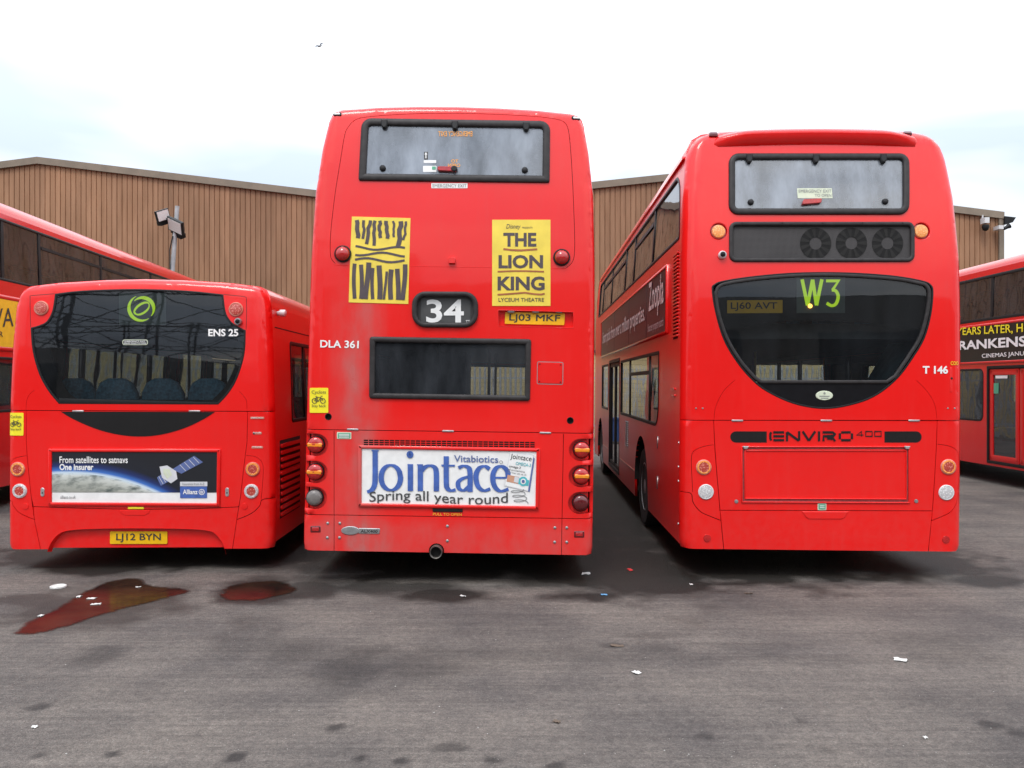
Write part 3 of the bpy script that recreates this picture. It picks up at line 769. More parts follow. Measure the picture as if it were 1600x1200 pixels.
    # sides
    def build_side(s, sd, bands, arches, zs, step=.3, z1=None, gmat='glass_side'):
        fm = s.side(sd); z1 = z1 or s.pz[s.sh]; flip = sd < 0
        holes = [quadr((b['s'][0], b['z'][1]), (b['s'][1], b['z'][1]), (b['s'][1], b['z'][0]), (b['s'][0], b['z'][0]), b.get('r', .06)) for b in bands]
        ah = [[(c - r, zs - .2)] + ellipse(c, .50, r, r, 16, 180, 0)[0:] + [(c + r, zs - .2)] for c, r in arches]
        out_ = [(0, zs), (s.L, zs), (s.L, z1), (0, z1)]
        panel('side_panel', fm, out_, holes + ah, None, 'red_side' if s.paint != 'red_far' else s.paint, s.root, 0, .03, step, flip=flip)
        panel('side_lining', fm, [(.02, zs + .1), (s.L - .02, zs + .1), (s.L - .02, z1 - .02), (.02, z1 - .02)], holes + ah, None, 'interior_dark', s.root, -.06, 0, .5, flip=flip)
        for b, h in zip(bands, holes):
            (s0, s1), (z0, zz) = b['s'], b['z']
            if b.get('door'): s.door(sd, b); continue
            fr = ring('window_surround', fm, h, inset(h, b.get('fw', .035)), .006, 'black_trim', s.root, -.03, flip)
            ps = [s0] + b.get('pillars', []) + [s1]
            for k in range(len(ps) - 1):
                a0, a1 = ps[k], ps[k + 1]; g = .035
                a0 += .0 if k == 0 else g; a1 -= .0 if k == len(ps) - 2 else g
                pane = panel('window', fm, [(a0 + .003, z0), (a1 - .003, z0), (a1 - .003, zz), (a0 + .003, zz)], (), inset(h, .012), gmat, s.root, -.012, 0, .6, flip=flip)
                if k < len(ps) - 2:
                    panel('window_pillar', fm, [(a1, z0 + .01), (a1 + 2 * g, z0 + .01), (a1 + 2 * g, zz - .01), (a1, zz - .01)], (), None, 'black_trim', fr, -.002, .03, .5, flip=flip)
                if k in b.get('hoppers', ()):
                    zr = zz - (zz - z0) * .30
                    panel('window_rail', fm, [(a0 + .02, zr), (a1 - .02, zr), (a1 - .02, zr + .045), (a0 + .02, zr + .045)], (), None, 'black_trim', pane, -.004, .02, .6, flip=flip)
        for c, r in arches:
            for x0 in (0,):
                wl = empty('wheel'); wl.parent = s.root
                X = sd * (s.w(.5) - .16); M = Matrix.Translation((X, s.sy(c, .5), .48)) @ Matrix.Rotation(R(90 * sd), 4, 'Y')
                MB().lathe([(.29, -.12), (.36, -.13), (.45, -.125), (.478, -.09), (.48, 0), (.478, .09), (.45, .125), (.36, .13), (.29, .11)], M, 36).build('tyre', 'tyre', wl, True)
                MB().lathe([(.30, .11), (.28, .115), (.26, .06), (.17, .02), (.15, .06), (.10, .07), (.09, .11), (.02, .12)], M, 28).build('rim', 'galvanised', wl, True)
            a = [p for p in ellipse(c, .50, r - .002, r - .002, 18, 180, 0)]; V = []; F = []
            for q in a: V += [fm(q[0], q[1], .0), fm(q[0], q[1], -.42)]
            F = [(2 * i, 2 * i + 1, 2 * i + 3, 2 * i + 2) for i in range(len(a) - 1)] + [tuple(2 * i + 1 for i in range(len(a)))]
            mk('wheel_arch', V, F, 'soot', s.root)
    def door(s, sd, b):
        fm = s.side(sd); flip = sd < 0; (s0, s1), (z0, z1) = b['s'], b['z']; n = b.get('leaves', 2); m = b.get('dmat', 'black_trim')
        jm = quadr((s0, z1), (s1, z1), (s1, z0), (s0, z0), .02, 2); jb = ring('door_jamb', fm, jm, inset(jm, .05), .006, 'black_trim', s.root, -.05, flip)
        for k in range(n):
            a0 = s0 + .05 + (s1 - s0 - .1) * k / n + .012; a1 = s0 + .05 + (s1 - s0 - .1) * (k + 1) / n - .012
            o = quadr((a0, z1 - .06), (a1, z1 - .06), (a1, z0 + .05), (a0, z0 + .05), .02, 3); i_ = inset(o, b.get('fr', .06))
            lf = ring('door_leaf', fm, o, i_, -.015, m, s.root, -.05, flip, [(0, -.05), (0, -.015), (.15, -.012), (.85, -.012), (1, -.015), (1, -.05)])
            panel('window', fm, i_, (), None, 'glass_side', lf, -.03, 0, .6, flip=flip)
            if b.get('rail'):
                mid = (a0 + a1) / 2
                MB().tube([fm(a0 + .05, 1.02, -.09), fm(a1 - .05, .98, -.09)], .016).build('grab_rail', 'pole_yellow', lf, True)
    def roof(s):
        idx = list(range(s.sh, len(s.pw))); pr = [(s.pw[i], s.pz[i]) for i in idx]; pr = densify(pr, .04, False); pr = pr + [(-a, b) for a, b in pr[-2::-1]]
        st = [0, .02, .06, .15, .4, .8, 1.4, 2.2, 4, s.L - .3, s.L]; n = len(pr); V = []; V2 = []
        for q in st:
            for a, b in pr: V.append((a, s.sy(q, b), b)); V2.append((a * .955, s.sy(q, b) + .03, b - .05))
        F = [(k * n + i, k * n + i + 1, (k + 1) * n + i + 1, (k + 1) * n + i) for k in range(len(st) - 1) for i in range(n - 1)]
        mk('roof', V, F, s.paint, s.root, True); mk('ceiling_lining', V2, [f[::-1] for f in F], 'interior_grey', s.root, True)
    def front_end(s, screens, gm='glass'):
        z0 = s.pz[0]
        hs = [quadr((-a, z1), (a, z1), (a, q), (-a, q), .08) for a, q, z1 in screens]
        panel('front_panel', s.front, s.body, hs, None, s.paint, s.root, 0, .03, .3, flip=True)
        for h in hs:
            g = panel('windscreen', s.front, h, (), None, gm, s.root, -.01, 0, .6, flip=True)
            ring('windscreen_gasket', s.front, h, inset(h, .05), .01, 'black_trim', g, -.03, True)
    def slab(s, name, z, t, mat, y0=.12, y1=None, k=.05):
        wv = s.w(z) - k; y1 = y1 or s.L; MB().box((-wv, y0 + s.Rc + s.lean(z), z - t), (wv, y1, z)).build(name, mat, s.root)
    def chassis(s, z=.30):
        MB().box((-.62, .35, z - .05), (.62, s.L - .3, z + .25)).box((-1.12, 3.9, z + .02), (1.12, s.L - 3.6, z + .25)).box((-.9, .12, z + .12), (.9, 1.6, z + .5)).build('chassis', 'soot', s.root)

def seat_mesh():
    m = MB(); o = []
    pts = [(-.21, 0), (.21, 0), (.215, .35), (.20, .58), (.15, .68), (.07, .725), (-.07, .725), (-.15, .68), (-.20, .58), (-.215, .35)]
    n = len(pts); V = []
    for d, k in ((0, .94), (.015, 1), (.075, 1), (.09, .92)):
        for a, b in pts: V.append((a * k, d + b * -.14, .42 + b * (1 if k == 1 else .985)))
    F = [tuple(range(n - 1, -1, -1))[::1]] + [(r * n + i, r * n + (i + 1) % n, (r + 1) * n + (i + 1) % n, (r + 1) * n + i) for r in range(3) for i in range(n)] + [tuple(3 * n + i for i in range(n))]
    F[0] = tuple(range(n))
    m.add(V, F); m.box((-.2, .08, .33), (.2, .46, .44)); m.box((-.05, .12, 0), (.05, .3, .34))
    me = bpy.data.meshes.new('seat'); me.from_pydata(m.v, [], m.f); me.materials.append(MATS['seat_fabric']); me.shade_smooth(); me.set_sharp_from_angle(angle=R(50))
    return me
SEAT = seat_mesh()
def seat(bus, x, y, z, ry=0):
    o = bpy.data.objects.new('seat', SEAT); col.objects.link(o); o.parent = bus.root; o.location = (x, y, z); o.rotation_euler = (0, 0, R(ry)); return o
def pole(bus, x, y, z0, z1, mat='pole_yellow'):
    MB().tube([(x, y, z0), (x, y, z1)], .017, 8).build('grab_pole', mat, bus.root, True)
def hinge_row(bus, pts, mat='black_trim'):
    for (x, y) in pts:
        bus.pad('hinge', [(x - 5, y - 5), (x + 5, y - 5), (x + 5, y + 3), (x + 2.5, y + 8), (x - 2.5, y + 8), (x - 5, y + 3)], .035, mat, None, -.01, .008)
def cyclist_sticker(bus, x0, y0, x1, y1):
    st = bus.rp('warning_sticker', rrect(x0, y0, x1, y1, 1.5, 2), 'yellow_sticker', None, .004, .004, (), .012); st['label'] = 'yellow cyclists stay back sticker'
    w_, h_ = x1 - x0, y1 - y0; f = lambda a, b: (x0 + a * w_, y0 + b * h_)
    bus.text('Cyclists', (*f(.12, .10), *f(.88, .27)), 'black_print', st, .009); bus.text('Stay back', (*f(.12, .66), *f(.88, .80)), 'black_print', st, .009)
    cx1, cy1 = f(.27, .52); cx2, cy2 = f(.72, .52); r = .13 * w_
    P = [(ellipse(cx1, cy1, r, r, 14)[:-1], 1, 1, True), (ellipse(cx2, cy2, r, r, 14)[:-1], 1, 1, True)]
    for a, b in (((cx1, cy1), f(.38, .38)), (f(.38, .38), f(.62, .38)), (f(.62, .38), (cx2, cy2)), (f(.38, .38), f(.48, .53)), (f(.48, .53), f(.62, .38)), ((cx1, cy1), f(.48, .53)), (f(.60, .33), f(.70, .33)), (f(.32, .35), f(.42, .35))):
        P.append(([a, b], 1, 1, False))
    bus.strokes('pictogram', P, 'black_print', st, .009)
# ------------------------------------------------------------------ route 34 double-decker (middle)
def bus_middle():
    prof = [(1.255, .28), (1.262, .34), (1.26, 1.0), (1.25, 2.0), (1.24, 2.8), (1.222, 3.4), (1.18, 3.8), (1.135, 4.06), (1.115, 4.12), (1.085, 4.155), (1.03, 4.175), (.7, 4.205), (.35, 4.22), (0, 4.225)]
    b = Bus('double_decker_bus', 'dusty red double-decker bus showing route 34, two yellow posters on its rear', (-.565, 7.22, 0), 0.0, 1.0, prof, 7, (.055, 2.5), .07, .06, 10.2, 'red_dusty')
    rt = b.root
    # ---- panels split along the shut lines
    H1 = b.seam([(455, 670.6), (945, 677.4)]); H2 = b.seam([(455, 803.6), (522, 804.6), (877, 810), (945, 811)])
    V1 = b.seam([(522, 673), (522, 875)], .005); V2 = b.seam([(880.5, 678), (877, 880)], .005)
    SE = [H1, H2, V1, V2]
    upwin = quadr((569, 190), (856, 194), (855, 281), (564, 278), (10, 10, 3, 3)); lowin = quadr((583, 531), (825, 534), (824, 621), (582, 618), 3)
    blind = rrect(649, 460, 742, 508, 16); prec = quadr((778, 484), (896, 487), (897, 513), (778, 510), 1, 1)
    sock = [ellipse(513, 651, 5, 5, 12), ellipse(891, 657, 5, 5, 12)]
    hs = [b.P(h) for h in (upwin, lowin, blind, prec, *sock)]
    pn = lambda nm, px, holes=(): panel(nm, b.rear, b.P(px), list(holes) + SE, b.body, 'red_dusty', rt, 0, .03, .07, b.extra)
    pts = [(524, 412), (517, 402), (516, 380), (518, 350), (524, 300), (532, 250), (538, 214), (543, 200), (556, 187), (580, 182), (640, 178), (700, 177), (760, 178), (830, 181.5), (862, 185), (880, 190), (888, 203), (892, 240), (895, 290), (897, 340), (898, 385), (895, 408), (884, 419)]
    pn('rear_panel', [(440, 100), (960, 100), (960, 677.6), (440, 670.4)], hs + [b.seam(curve(pts, 5), .0045)])
    dl = [(493, 695), (492, 737.5), (491, 778)]; dr = [(909, 703), (908.5, 744), (907.5, 786)]
    def scal(x, y, sd):
        a = [(x + sd * (p[0] - x), p[1]) for p in ellipse(x, y, 19, 17.5, 12, 90, -90)]
        return a + [(x - sd * 45, y - 17), (x - sd * 45, y + 13)]
    sl = [b.P(scal(x + 1, y, 1)) for x, y in dl]; sr = [b.P(scal(x - 1, y, -1)) for x, y in dr]
    lp = pn('lamp_panel', [(440, 670.4), (522, 671.5), (522, 804.6), (440, 803.4)], sl)
    rp_ = pn('lamp_panel', [(880.5, 676.5), (960, 677.6), (960, 811.2), (877.5, 810)], sr)
    ed = pn('engine_door', [(522, 671.5), (880.5, 676.5), (877.5, 810), (522, 804.6)])
    pn('bumper', [(522, 804.6), (877.5, 810), (875, 900), (522, 900)], [b.P(ellipse(682, 861, 12, 12, 20))])
    pn('bumper_end', [(440, 803.4), (522, 804.6), (522, 900), (440, 900)]); pn('bumper_end', [(877.5, 810), (960, 811.2), (960, 900), (875, 900)])
    for hh, own in ((sl, lp), (sr, rp_)):
        for h in hh: panel('lamp_recess', b.rear, h, (), inset(b.body, .004), 'red_dusty', own, -.042, 0, .05, b.extra)
    panel('rear_lining', b.rear, [(-1.18, .32), (1.18, .32), (1.1, 4.05), (-1.1, 4.05)], hs[:2], None, 'soot', rt, -.09, 0, .2)
    # ---- shallow swage round the upper window panel
    m = MB().tube([b.rear(*b.uv(*p), -.0045) for p in curve([(524, 412), (534, 415), (640, 416), (770, 418), (870, 420), (884, 419)], 5)], .006, 6).build('swage_line', 'red_dusty', rt, True)
    # ---- upper emergency window
    fr = b.rring('window_gasket', quadr((565.5, 185.5), (859.5, 190), (858.5, 286), (560.5, 282.5), (15, 15, 3, 3)), .062, .022, 'gasket')
    gl = b.rp('emergency_window', upwin, 'glass_upper', None, -.004, 0)
    b.rring('inner_gasket', quadr((573, 194), (852.5, 198), (851, 278), (568.5, 274.5), (9, 9, 2, 2)), .012, .004, 'rubber', fr, -.02)
    hinge_row(b, [(601, 194), (711, 196), (822, 198)])
    for x, y in ((598, 263), (820, 266)): b.lathe('window_boss', x, y, [(.028, 0), (.026, .012), (.016, .02), (.006, .022)], 'rubber', gl)
    b.text('EMERGENCY EXIT', (685, 205, 738, 213), 'orange_print', gl, -.002, .01, mirror=True)
    b.text('TO', (705, 249, 716, 254), 'orange_print', gl, -.002, .01, mirror=True); b.text('OPEN', (700, 255.5, 719, 261), 'orange_print', gl, -.002, .01, mirror=True)
    b.rp('sticker', rrect(662.5, 237, 668.5, 249, .5, 1), 'black_print', gl, -.002, .001); b.strokes('arrow', [([(665.5, 247.5), (665.5, 239)], 1.6, 1.6, False), ([(663.8, 241.5), (665.5, 238.5), (667.2, 241.5)], 1, 1, False)], 'white_print', gl, .0005)
    b.rp('sticker', rrect(662, 250, 681.5, 254.5, .5, 1), 'white_print', gl, -.002, .001); b.rp('sticker', rrect(661, 259, 682, 268.5, .5, 1), 'white_print', gl, -.002, .001)
    b.rp('sticker', rrect(675, 260, 681, 265, .5, 1), 'green_label', gl, .000, .001)
    hd = b.pad('emergency_handle', quadr((684, 261.5), (713, 262), (714, 269.5), (684, 268), 2.5), .03, 'lens_red', gl, -.02); b.pad('latch', ellipse(710, 265.5, 5, 4, 12), .04, 'rubber', hd, -.02)
    st = b.rp('sticker', rrect(674, 286.5, 730.5, 294.2, .4, 1), 'white_print'); b.text('EMERGENCY EXIT', (676, 288, 729, 293), 'grey_print', st, .006)
    for x, y in ((527, 178), (900, 184)):
        q = b.pad('marker_lamp', quadr((x - 7, y - 3), (x + 7, y - 2.6), (x + 7, y + 3.4), (x - 7, y + 3), 2.8, 3), .008, 'black_trim'); b.pad('lens', rrect(x - 4.5, y - 1.4, x + 4.5, y + 1.9, 1.4, 2), .011, 'lens_white', q)
    # ---- posters
    po = b.rp('poster', [(550, 338.5), (641.5, 341), (638, 475), (545, 472.5)], 'yellow_poster', None, .004, .004); po['label'] = 'yellow poster with a dark brushed pattern'
    def pq(a, t):    # poster space 0..1
        return ((550 + 91.5 * a) * (1 - t) + (545 + 93 * a) * t, (338.5 + 2.5 * a) * (1 - t) + (472.5 + 2.5 * a) * t)
    rr = random.Random(4); P = []
    for k in range(9):   # a loose pattern of tall brush marks, broken in the middle
        x = .09 + k * .103
        P.append(([pq(x + rr.uniform(-.015, .015) + .02 * math.sin(t * 9 + k), t) for t in np.linspace(.04, .27 + rr.uniform(-.05, .08), 7)], rr.uniform(3.5, 7.5), 2, False))
        P.append(([pq(x + .02 * math.sin(t * 7 + k * 2) , t) for t in np.linspace(.58 + rr.uniform(-.06, .06), .955, 8)], rr.uniform(3.5, 8), 2, False))
    for t in (.36, .43, .50): P.append(([pq(a, t + .02 * math.sin(a * 8 + t * 30)) for a in np.linspace(.08, .92, 12)], 3.0, 3.4, False))
    b.strokes('print', P, 'brown_print', po, .006)
    p2 = b.rp('poster', [(769, 343.5), (860, 343.5), (860, 478), (769, 478)], 'yellow_poster', None, .004, .004); p2['label'] = 'yellow theatre poster with brown lettering'
    b.text('Disney', (791, 350.5, 813.5, 359.5), 'brown_print', p2, shear=.25); b.text('PRESENTS', (816, 354.6, 832, 357.4), 'brown_print', p2)
    for tx, bx in (('THE', (786.5, 364, 838, 385.5)), ('LION', (779, 398.5, 848.5, 419.5)), ('KING', (777.5, 432, 851, 454))): b.text(tx, bx, 'brown_print', p2, .006, .035)
    b.text('LYCEUM THEATRE', (779, 465.5, 850, 471.5), 'brown_print', p2, .006, .004)
    b.strokes('underline', [([(786.5, 389.3), (800, 391), (815, 391.4), (839.5, 389.6)], 3, 3, False), ([(777.5, 424.6), (800, 423.6), (822, 423.6), (850, 424.6)], 2.4, 2.4, False),
                            ([(777.5, 460.5), (795, 459.4), (820, 457.4), (835, 459.6), (845, 460.2), (851, 459)], 2.6, 2.6, False)], 'rust_print', p2, .006)
    # ---- round upper lamps, towing eye cover, route blind
    for x, y in ((536, 397), (877.5, 402.5)):
        q = b.lathe('brake_lamp', x, y, [(.074, -.01), (.074, .016), (.066, .024), (.060, .02)], 'rubber', None, 0, 28); b.lathe('lens', x, y, [(.062, .015), (.058, .034), (.042, .05), (.02, .058), (.004, .06)], 'lens_red', q, 0, 28)
    b.pad('bump_stop', quadr((701, 403), (711.5, 403), (711.5, 412.5), (701, 412.5), 1, 2), .035, 'red_dusty')
    fr = b.rring('blind_surround', quadr((644, 455.5), (747, 456), (747, 512), (644, 511.5), 21, 7), .042, .03, 'gasket')
    bd = b.rp('route_blind', rrect(648, 459, 743, 509, 15), 'black_print', None, -.03, 0); b.rp('blind_window', rrect(657, 461, 735, 505, 3), 'dark_grey_print', bd, -.027, 0)
    b.text('34', (665.5, 467.5, 724.5, 504), 'white_print', bd, -.022, .022)
    b.text('TT', (727.5, 500, 734, 504.2), 'white_print', bd, -.022, .02)
    # ---- number plate in its recess
    rc = b.rp('plate_recess', prec, 'red_dusty', None, -.05, 0); ring('recess_edge', b.rear, b.P(prec), inset(b.P(prec), .004), .002, 'red_dusty', rc, -.055)
    pl = b.rp('number_plate', quadr((789.5, 487), (883, 489), (882, 507.5), (788.5, 505.5), 1.5, 2), 'plate_yellow', None, -.035, .004)
    b.text('LJ03 MKF', ((796, 490), (876, 491.6), (875, 505), (795.5, 503.4)), 'black_print', pl, -.033, .012)
    for x in (798.5, 837, 873.5): b.pad('plate_lamp', quadr((x - 6, 484.6), (x + 6, 485), (x + 5, 489), (x - 5, 488.6), 1.5, 2), -.002, 'lens_grey', rc, -.04)
    b.text('DLA 361', ((500.5, 531), (561, 532.4), (560.5, 544.4), (500.5, 543)), 'white_print', None, .004, .022)
    # ---- lower window
    fr = b.rring('window_gasket', quadr((578, 526), (830, 530), (828, 626.5), (577, 622.5), 4, 3), .047, .022, 'gasket')
    b.rp('rear_window', lowin, 'glass_dusty', None, -.006, 0)
    cov = b.pad('access_cover', quadr((840.5, 566), (879, 567), (878.5, 600), (840, 599), 2, 2), .003, 'red_dusty')
    b.strokes('cover_seal', [(quadr((839.7, 565.2), (879.8, 566.2), (879.3, 600.8), (839.2, 599.8), 2, 2), 1.0, 1.0, True)], 'grey_print', cov, .0012)
    for x, y in ((843.5, 569), (876, 570), (875.5, 597), (843, 596)): b.lathe('screw', x, y, [(.006, 0), (.005, .005)], 'black_trim', cov, .002, 8)
    cyclist_sticker(b, 484, 606, 513, 645)
    for x, y in ((513, 651), (891, 657)):
        b.lathe('towing_socket', x, y, [(.03, .002), (.026, .004), (.025, -.03), (.004, -.03)], 'soot')
    for x, y in ((551, 671), (700, 673.6), (852, 676.4)): b.pad('hinge', quadr((x - 9, y - 1.6), (x + 9, y - 1.2), (x + 9, y + 1.6), (x - 9, y + 1.2), .8, 1), .008, 'metal')
    # ---- rear lamps
    for pos in (dl, dr):
        for k, (x, y) in enumerate(pos):
            q = b.lathe('rear_lamp', x, y, [(.076, -.045), (.076, -.012), (.072, -.004), (.067, -.008)], 'rubber', None, 0, 28)
            lens = ('lens_red', 'lens_red', 'lens_grey' if pos is dl else 'lens_dark_red')[k]
            b.lathe('lens', x, y, [(.070, -.02), (.067, .006), (.055, .018), (.03, .024), (.004, .026)], lens, q, 0, 28)
            if k < 2: b.pad('indicator_lens', quadr((x - 11, y - 3.4), (x + 11, y - 3.0), (x + 11, y + 3.8), (x - 11, y + 3.4), 2, 3), .029, 'lens_amber', q, -.01, .008)
            for sx in (-1, 1): b.lathe('screw', x + sx * 11.5, y + 1.2, [(.006, 0), (.005, .006)], 'black_trim', q, .018, 8)
    # ---- engine door
    lb = b.rp('sticker', quadr((526.5, 675), (549, 675.4), (549, 686), (526.5, 685.6), 1, 2), 'cream_label', ed); b.rp('print', rrect(528, 676.6, 547.5, 684.6, .5, 1), 'green_label', lb, .005, .001)
    for k in range(3): b.strokes('lettering', [([(530, 678.6 + 2.2 * k), (546, 678.7 + 2.2 * k)], 1.0, 1.0, False)], 'white_print', lb, .0075)
    gr = b.rp('vent_grille', quadr((568, 685.8), (836, 689.6), (836, 700), (568, 696.4), .5, 1), 'grille_black', ed, .001, .001)
    m = MB()
    for k in range(34):
        x = 568 + 268 * k / 33; y = 686 + 3.8 * (x - 568) / 268
        v, f = ribbon2([(x, y), (x, y + 10.5)], 1.1); m.add([b.rear(*b.uv(*p), .006) for p in v], f)
    for j in range(4):
        v, f = ribbon2([(568, 686.3 + j * 3.3), (836, 690 + j * 3.3)], .9); m.add([b.rear(*b.uv(*p), .0055) for p in v], f)
    m.build('grille_bars', 'red_dusty', gr)['kind'] = 'stuff'
    ad = b.rp('advert_board', quadr((563.5, 699), (839, 704), (837.5, 791.5), (563, 787.5), .5, 1), 'white_print', ed, .008, .004); ad['label'] = 'white rear advert with large blue lettering'
    o_ = b.P(quadr((560.5, 695.5), (843.5, 700.5), (841.5, 796), (560, 791), .5, 1)); ring('advert_frame', b.rear, o_, inset(o_, .029), .022, 'red_dusty', ad, -.002, False, [(0, -.002), (0, .018), (.2, .022), (.8, .022), (1, .016), (1, .0)])
    # big flared lettering drawn with a broad pen (x 572-787, y 703-768)
    Q = []
    sk = lambda x, y: (x, y + (x - 565) * .012)
    def st(pts, a=8.6, c=3.4, closed=False, n=5): Q.append(([sk(*p) for p in (curve(pts, n, closed) if n else pts)], a, c, closed))
    st([(574, 768), (580, 766), (585, 759), (586.5, 745), (586.5, 703)], 8.4, 4); st([(581, 703.6), (592, 703.6)], 2.2, 2.2, n=0)                           # J
    st(ellipse(611, 745.5, 15.2, 19.5, 26)[:-1], 8.4, 3.0, True, 0)                                          # o
    st([(641.5, 724), (641.5, 766)], 8.4, 3, n=0); st([(637, 725), (645.5, 725)], 2, 2, n=0); st(ellipse(641, 709, 2.6, 2.9, 12)[:-1], 5.6, 5.6, True, 0)     # i
    st([(657, 724), (657, 766)], 8.4, 3, n=0); st([(652, 725), (661, 725)], 2, 2, n=0)
    st([(659, 734), (664, 728.5), (672, 726), (679.5, 729), (682, 738), (682, 766)], 8.4, 3.6)                   # n
    st([(697.5, 711), (697.5, 752), (699.5, 761), (705, 764.5), (712, 763)], 8.2, 3.6); st([(690, 725.6), (711, 725.6)], 3, 3, n=0)                           # t
    st([(716.5, 729), (724, 725.8), (731.5, 728), (734.5, 736), (734.5, 766)], 8.2, 3.4); st([(733.5, 742), (722, 746), (716, 752), (717.5, 761), (725, 764), (733.5, 757)], 7.4, 3.2)   # a
    st([(765, 730.5), (758, 726), (749.5, 728.5), (744.5, 737), (744, 747), (747.5, 758), (756, 764), (766, 761)], 8.2, 3.4)     # c
    st([(771.5, 743.5), (794, 743.5)], 3, 3, n=0); st([(794, 744), (793, 734), (788, 727.6), (782, 725.6), (775, 729), (770.5, 738), (770.5, 750), (775, 760), (783, 764.5), (794.5, 761)], 8.2, 3.4)   # e
    b.strokes('lettering', Q, 'blue_print', ad, .0135)
    b.text('Vitabiotics', ((709.5, 711), (778.5, 712.4), (778.5, 723), (709.5, 721.4)), 'steelblue_print', ad, .014, .012)
    b.strokes('registered_mark', [(ellipse(783, 721.8, 2.4, 2.4, 12)[:-1], .6, .6, True)], 'grey_print', ad, .014)
    b.text('Spring all year round', ((577.5, 767), (793.5, 768), (793.5, 789), (577.5, 788)), 'dark_grey_print', ad, .014, .006, arc=lambda a: .018 * math.sin(2 * math.pi * a) - .006)
    bxq = lambda a, t: ((796.5 + 37.5 * a) * (1 - t) + (788 + 37 * a) * t, (706 + 4.5 * a) * (1 - t) + (759 + 8.5 * a) * t)
    bx = b.rp('print', [bxq(0, 0), bxq(1, 0), bxq(1, 1), bxq(0, 1)], 'advert_grey', ad, .0125, .001); b.rp('print', [bxq(.02, .02), bxq(.98, .02), bxq(.98, .98), bxq(.02, .98)], 'white_print', bx, .0135, .001)
    b.rp('print', [bxq(1.0, .06), bxq(1.06, .10), bxq(1.07, 1.0), bxq(1.0, 1.0)], 'steelblue_print', bx, .0135, .001)
    tb = lambda a0, t0, a1, t1: (bxq(a0, t0), bxq(a1, t0), bxq(a1, t1), bxq(a0, t1))
    for tx, q, mt in (('Jointace', (.06, .04, .94, .23), 'dark_grey_print'), ('OMEGA-3', (.32, .25, .95, .34), 'teal_print'), ('omega-3', (.06, .37, .55, .46), 'dark_grey_print'), ('glucosamine', (.05, .47, .75, .54), 'grey_print'), ('cod liver oil, vit. D', (.05, .55, .82, .61), 'grey_print')):
        b.text(tx, tb(*q), mt, bx, .0155, .006)
    b.rp('print', list(tb(.06, .66, .55, .86)), 'skin_print', bx, .015, .001); b.rp('print', list(tb(.36, .67, .55, .83)), 'advert_grey', bx, .0165, .001); b.rp('print', list(tb(.55, .70, .98, .86)), 'teal_print', bx, .015, .001)
    cx, cy = bxq(.74, .76); b.rp('print', ellipse(cx, cy, 7.2, 7.4, 20), 'teal_print', bx, .0165, .001); b.rp('print', ellipse(cx, cy, 4.2, 4.4, 16), 'white_print', bx, .018, .001); b.rp('print', ellipse(cx, cy, 2.5, 2.7, 12), 'steelblue_print', bx, .0195, .001)
    sp = [(808 + 2.2 * k / 20 + 10.5 * math.cos(k * 2 * math.pi / 20), 764 + k * 7.2 / 20 + 3.2 * math.sin(k * 2 * math.pi / 20)) for k in range(62)]
    b.strokes('print', [(sp, 1.0, 1.0, False)], 'grey_print', ad, .0135)
    hn = b.pad('door_handle', quadr((676, 794.3), (723, 795), (723, 800), (676, 799.3), 1, 2), .012, 'black_trim', ed); b.text('PULL TO OPEN', ((676.5, 801), (721.5, 801.7), (721.5, 806), (676.5, 805.3)), 'orange_print', ed, .004, .02)
    # ---- bumper furniture
    bg_ = b.pad('badge', ellipse(547.5, 829, 14.5, 6.8, 24), .008, 'metal'); b.pad('badge_plate', quadr((560, 825), (594, 825.6), (593, 834.4), (560, 833.8), 1.5, 2), .006, 'metal', bg_)
    b.text('ALX400', ((563.5, 827.2), (590.5, 827.7), (590, 832.6), (563.5, 832.1)), 'black_print', bg_, .0075, .03)
    for x, y in ((531, 817.5), (530.5, 840), (512, 817.5), (511.5, 840), (699, 822), (699, 845), (867, 824.5), (866.5, 847), (885.5, 824.5), (885.5, 847)):
        b.lathe('bolt', x, y, [(.013, 0), (.012, .005), (.006, .008)], 'metal', None, .0, 10)
    for x, y in ((493, 827), (905, 835)):
        q = b.pad('reflector', rrect(x - 8, y - 5, x + 8, y + 5, 1, 2), .004, 'lens_dark_red'); b.pad('lens', rrect(x - 5.5, y - 3, x + 5.5, y + 3, .8, 2), .008, 'lens_red', q)
    u, z = b.uv(682, 861)
    M = Matrix.Translation((u, .12, z)) @ Matrix.Rotation(R(90), 4, 'X')
    MB().lathe([(.054, -.3), (.056, .185), (.052, .19), (.045, .185), (.043, .02), (.002, .0)], M, 28).build('exhaust_pipe', 'exhaust', rt, True)
    MB().lathe([(.0435, .13), (.002, .13)], M, 20).build('pipe_bore', 'soot', rt)
    # ---- the rest of the body
    b.roof(); b.chassis()
    up = dict(s=(.35, 9.6), z=(3.02, 3.68), pillars=[2.0, 3.8, 5.6, 7.5], hoppers=[1, 3], r=.09)
    b.build_side(1, [up, dict(s=(3.4, 9.2), z=(1.3, 2.1), pillars=[5.1, 7.0], hoppers=[0, 1], r=.06)], [(2.5, .58), (8.0, .58)], .30, gmat='glass_clear')
    b.build_side(-1, [up, dict(s=(3.4, 5.0), z=(1.3, 2.1), pillars=[], r=.06), dict(s=(5.2, 6.6), z=(.35, 2.15), door=1), dict(s=(8.9, 10.0), z=(.35, 2.15), door=1)], [(2.5, .58), (8.0, .58)], .30)
    b.front_end([(1.12, 1.05, 2.15), (1.08, 2.95, 3.75)])
    b.slab('lower_floor', .40, .05, 'interior_floor'); b.slab('upper_floor', 2.32, .14, 'interior_dark')
    MB().box((-1.15, .2, .42), (1.15, 1.1, 1.28)).build('rear_bulkhead', 'interior_dark', rt)
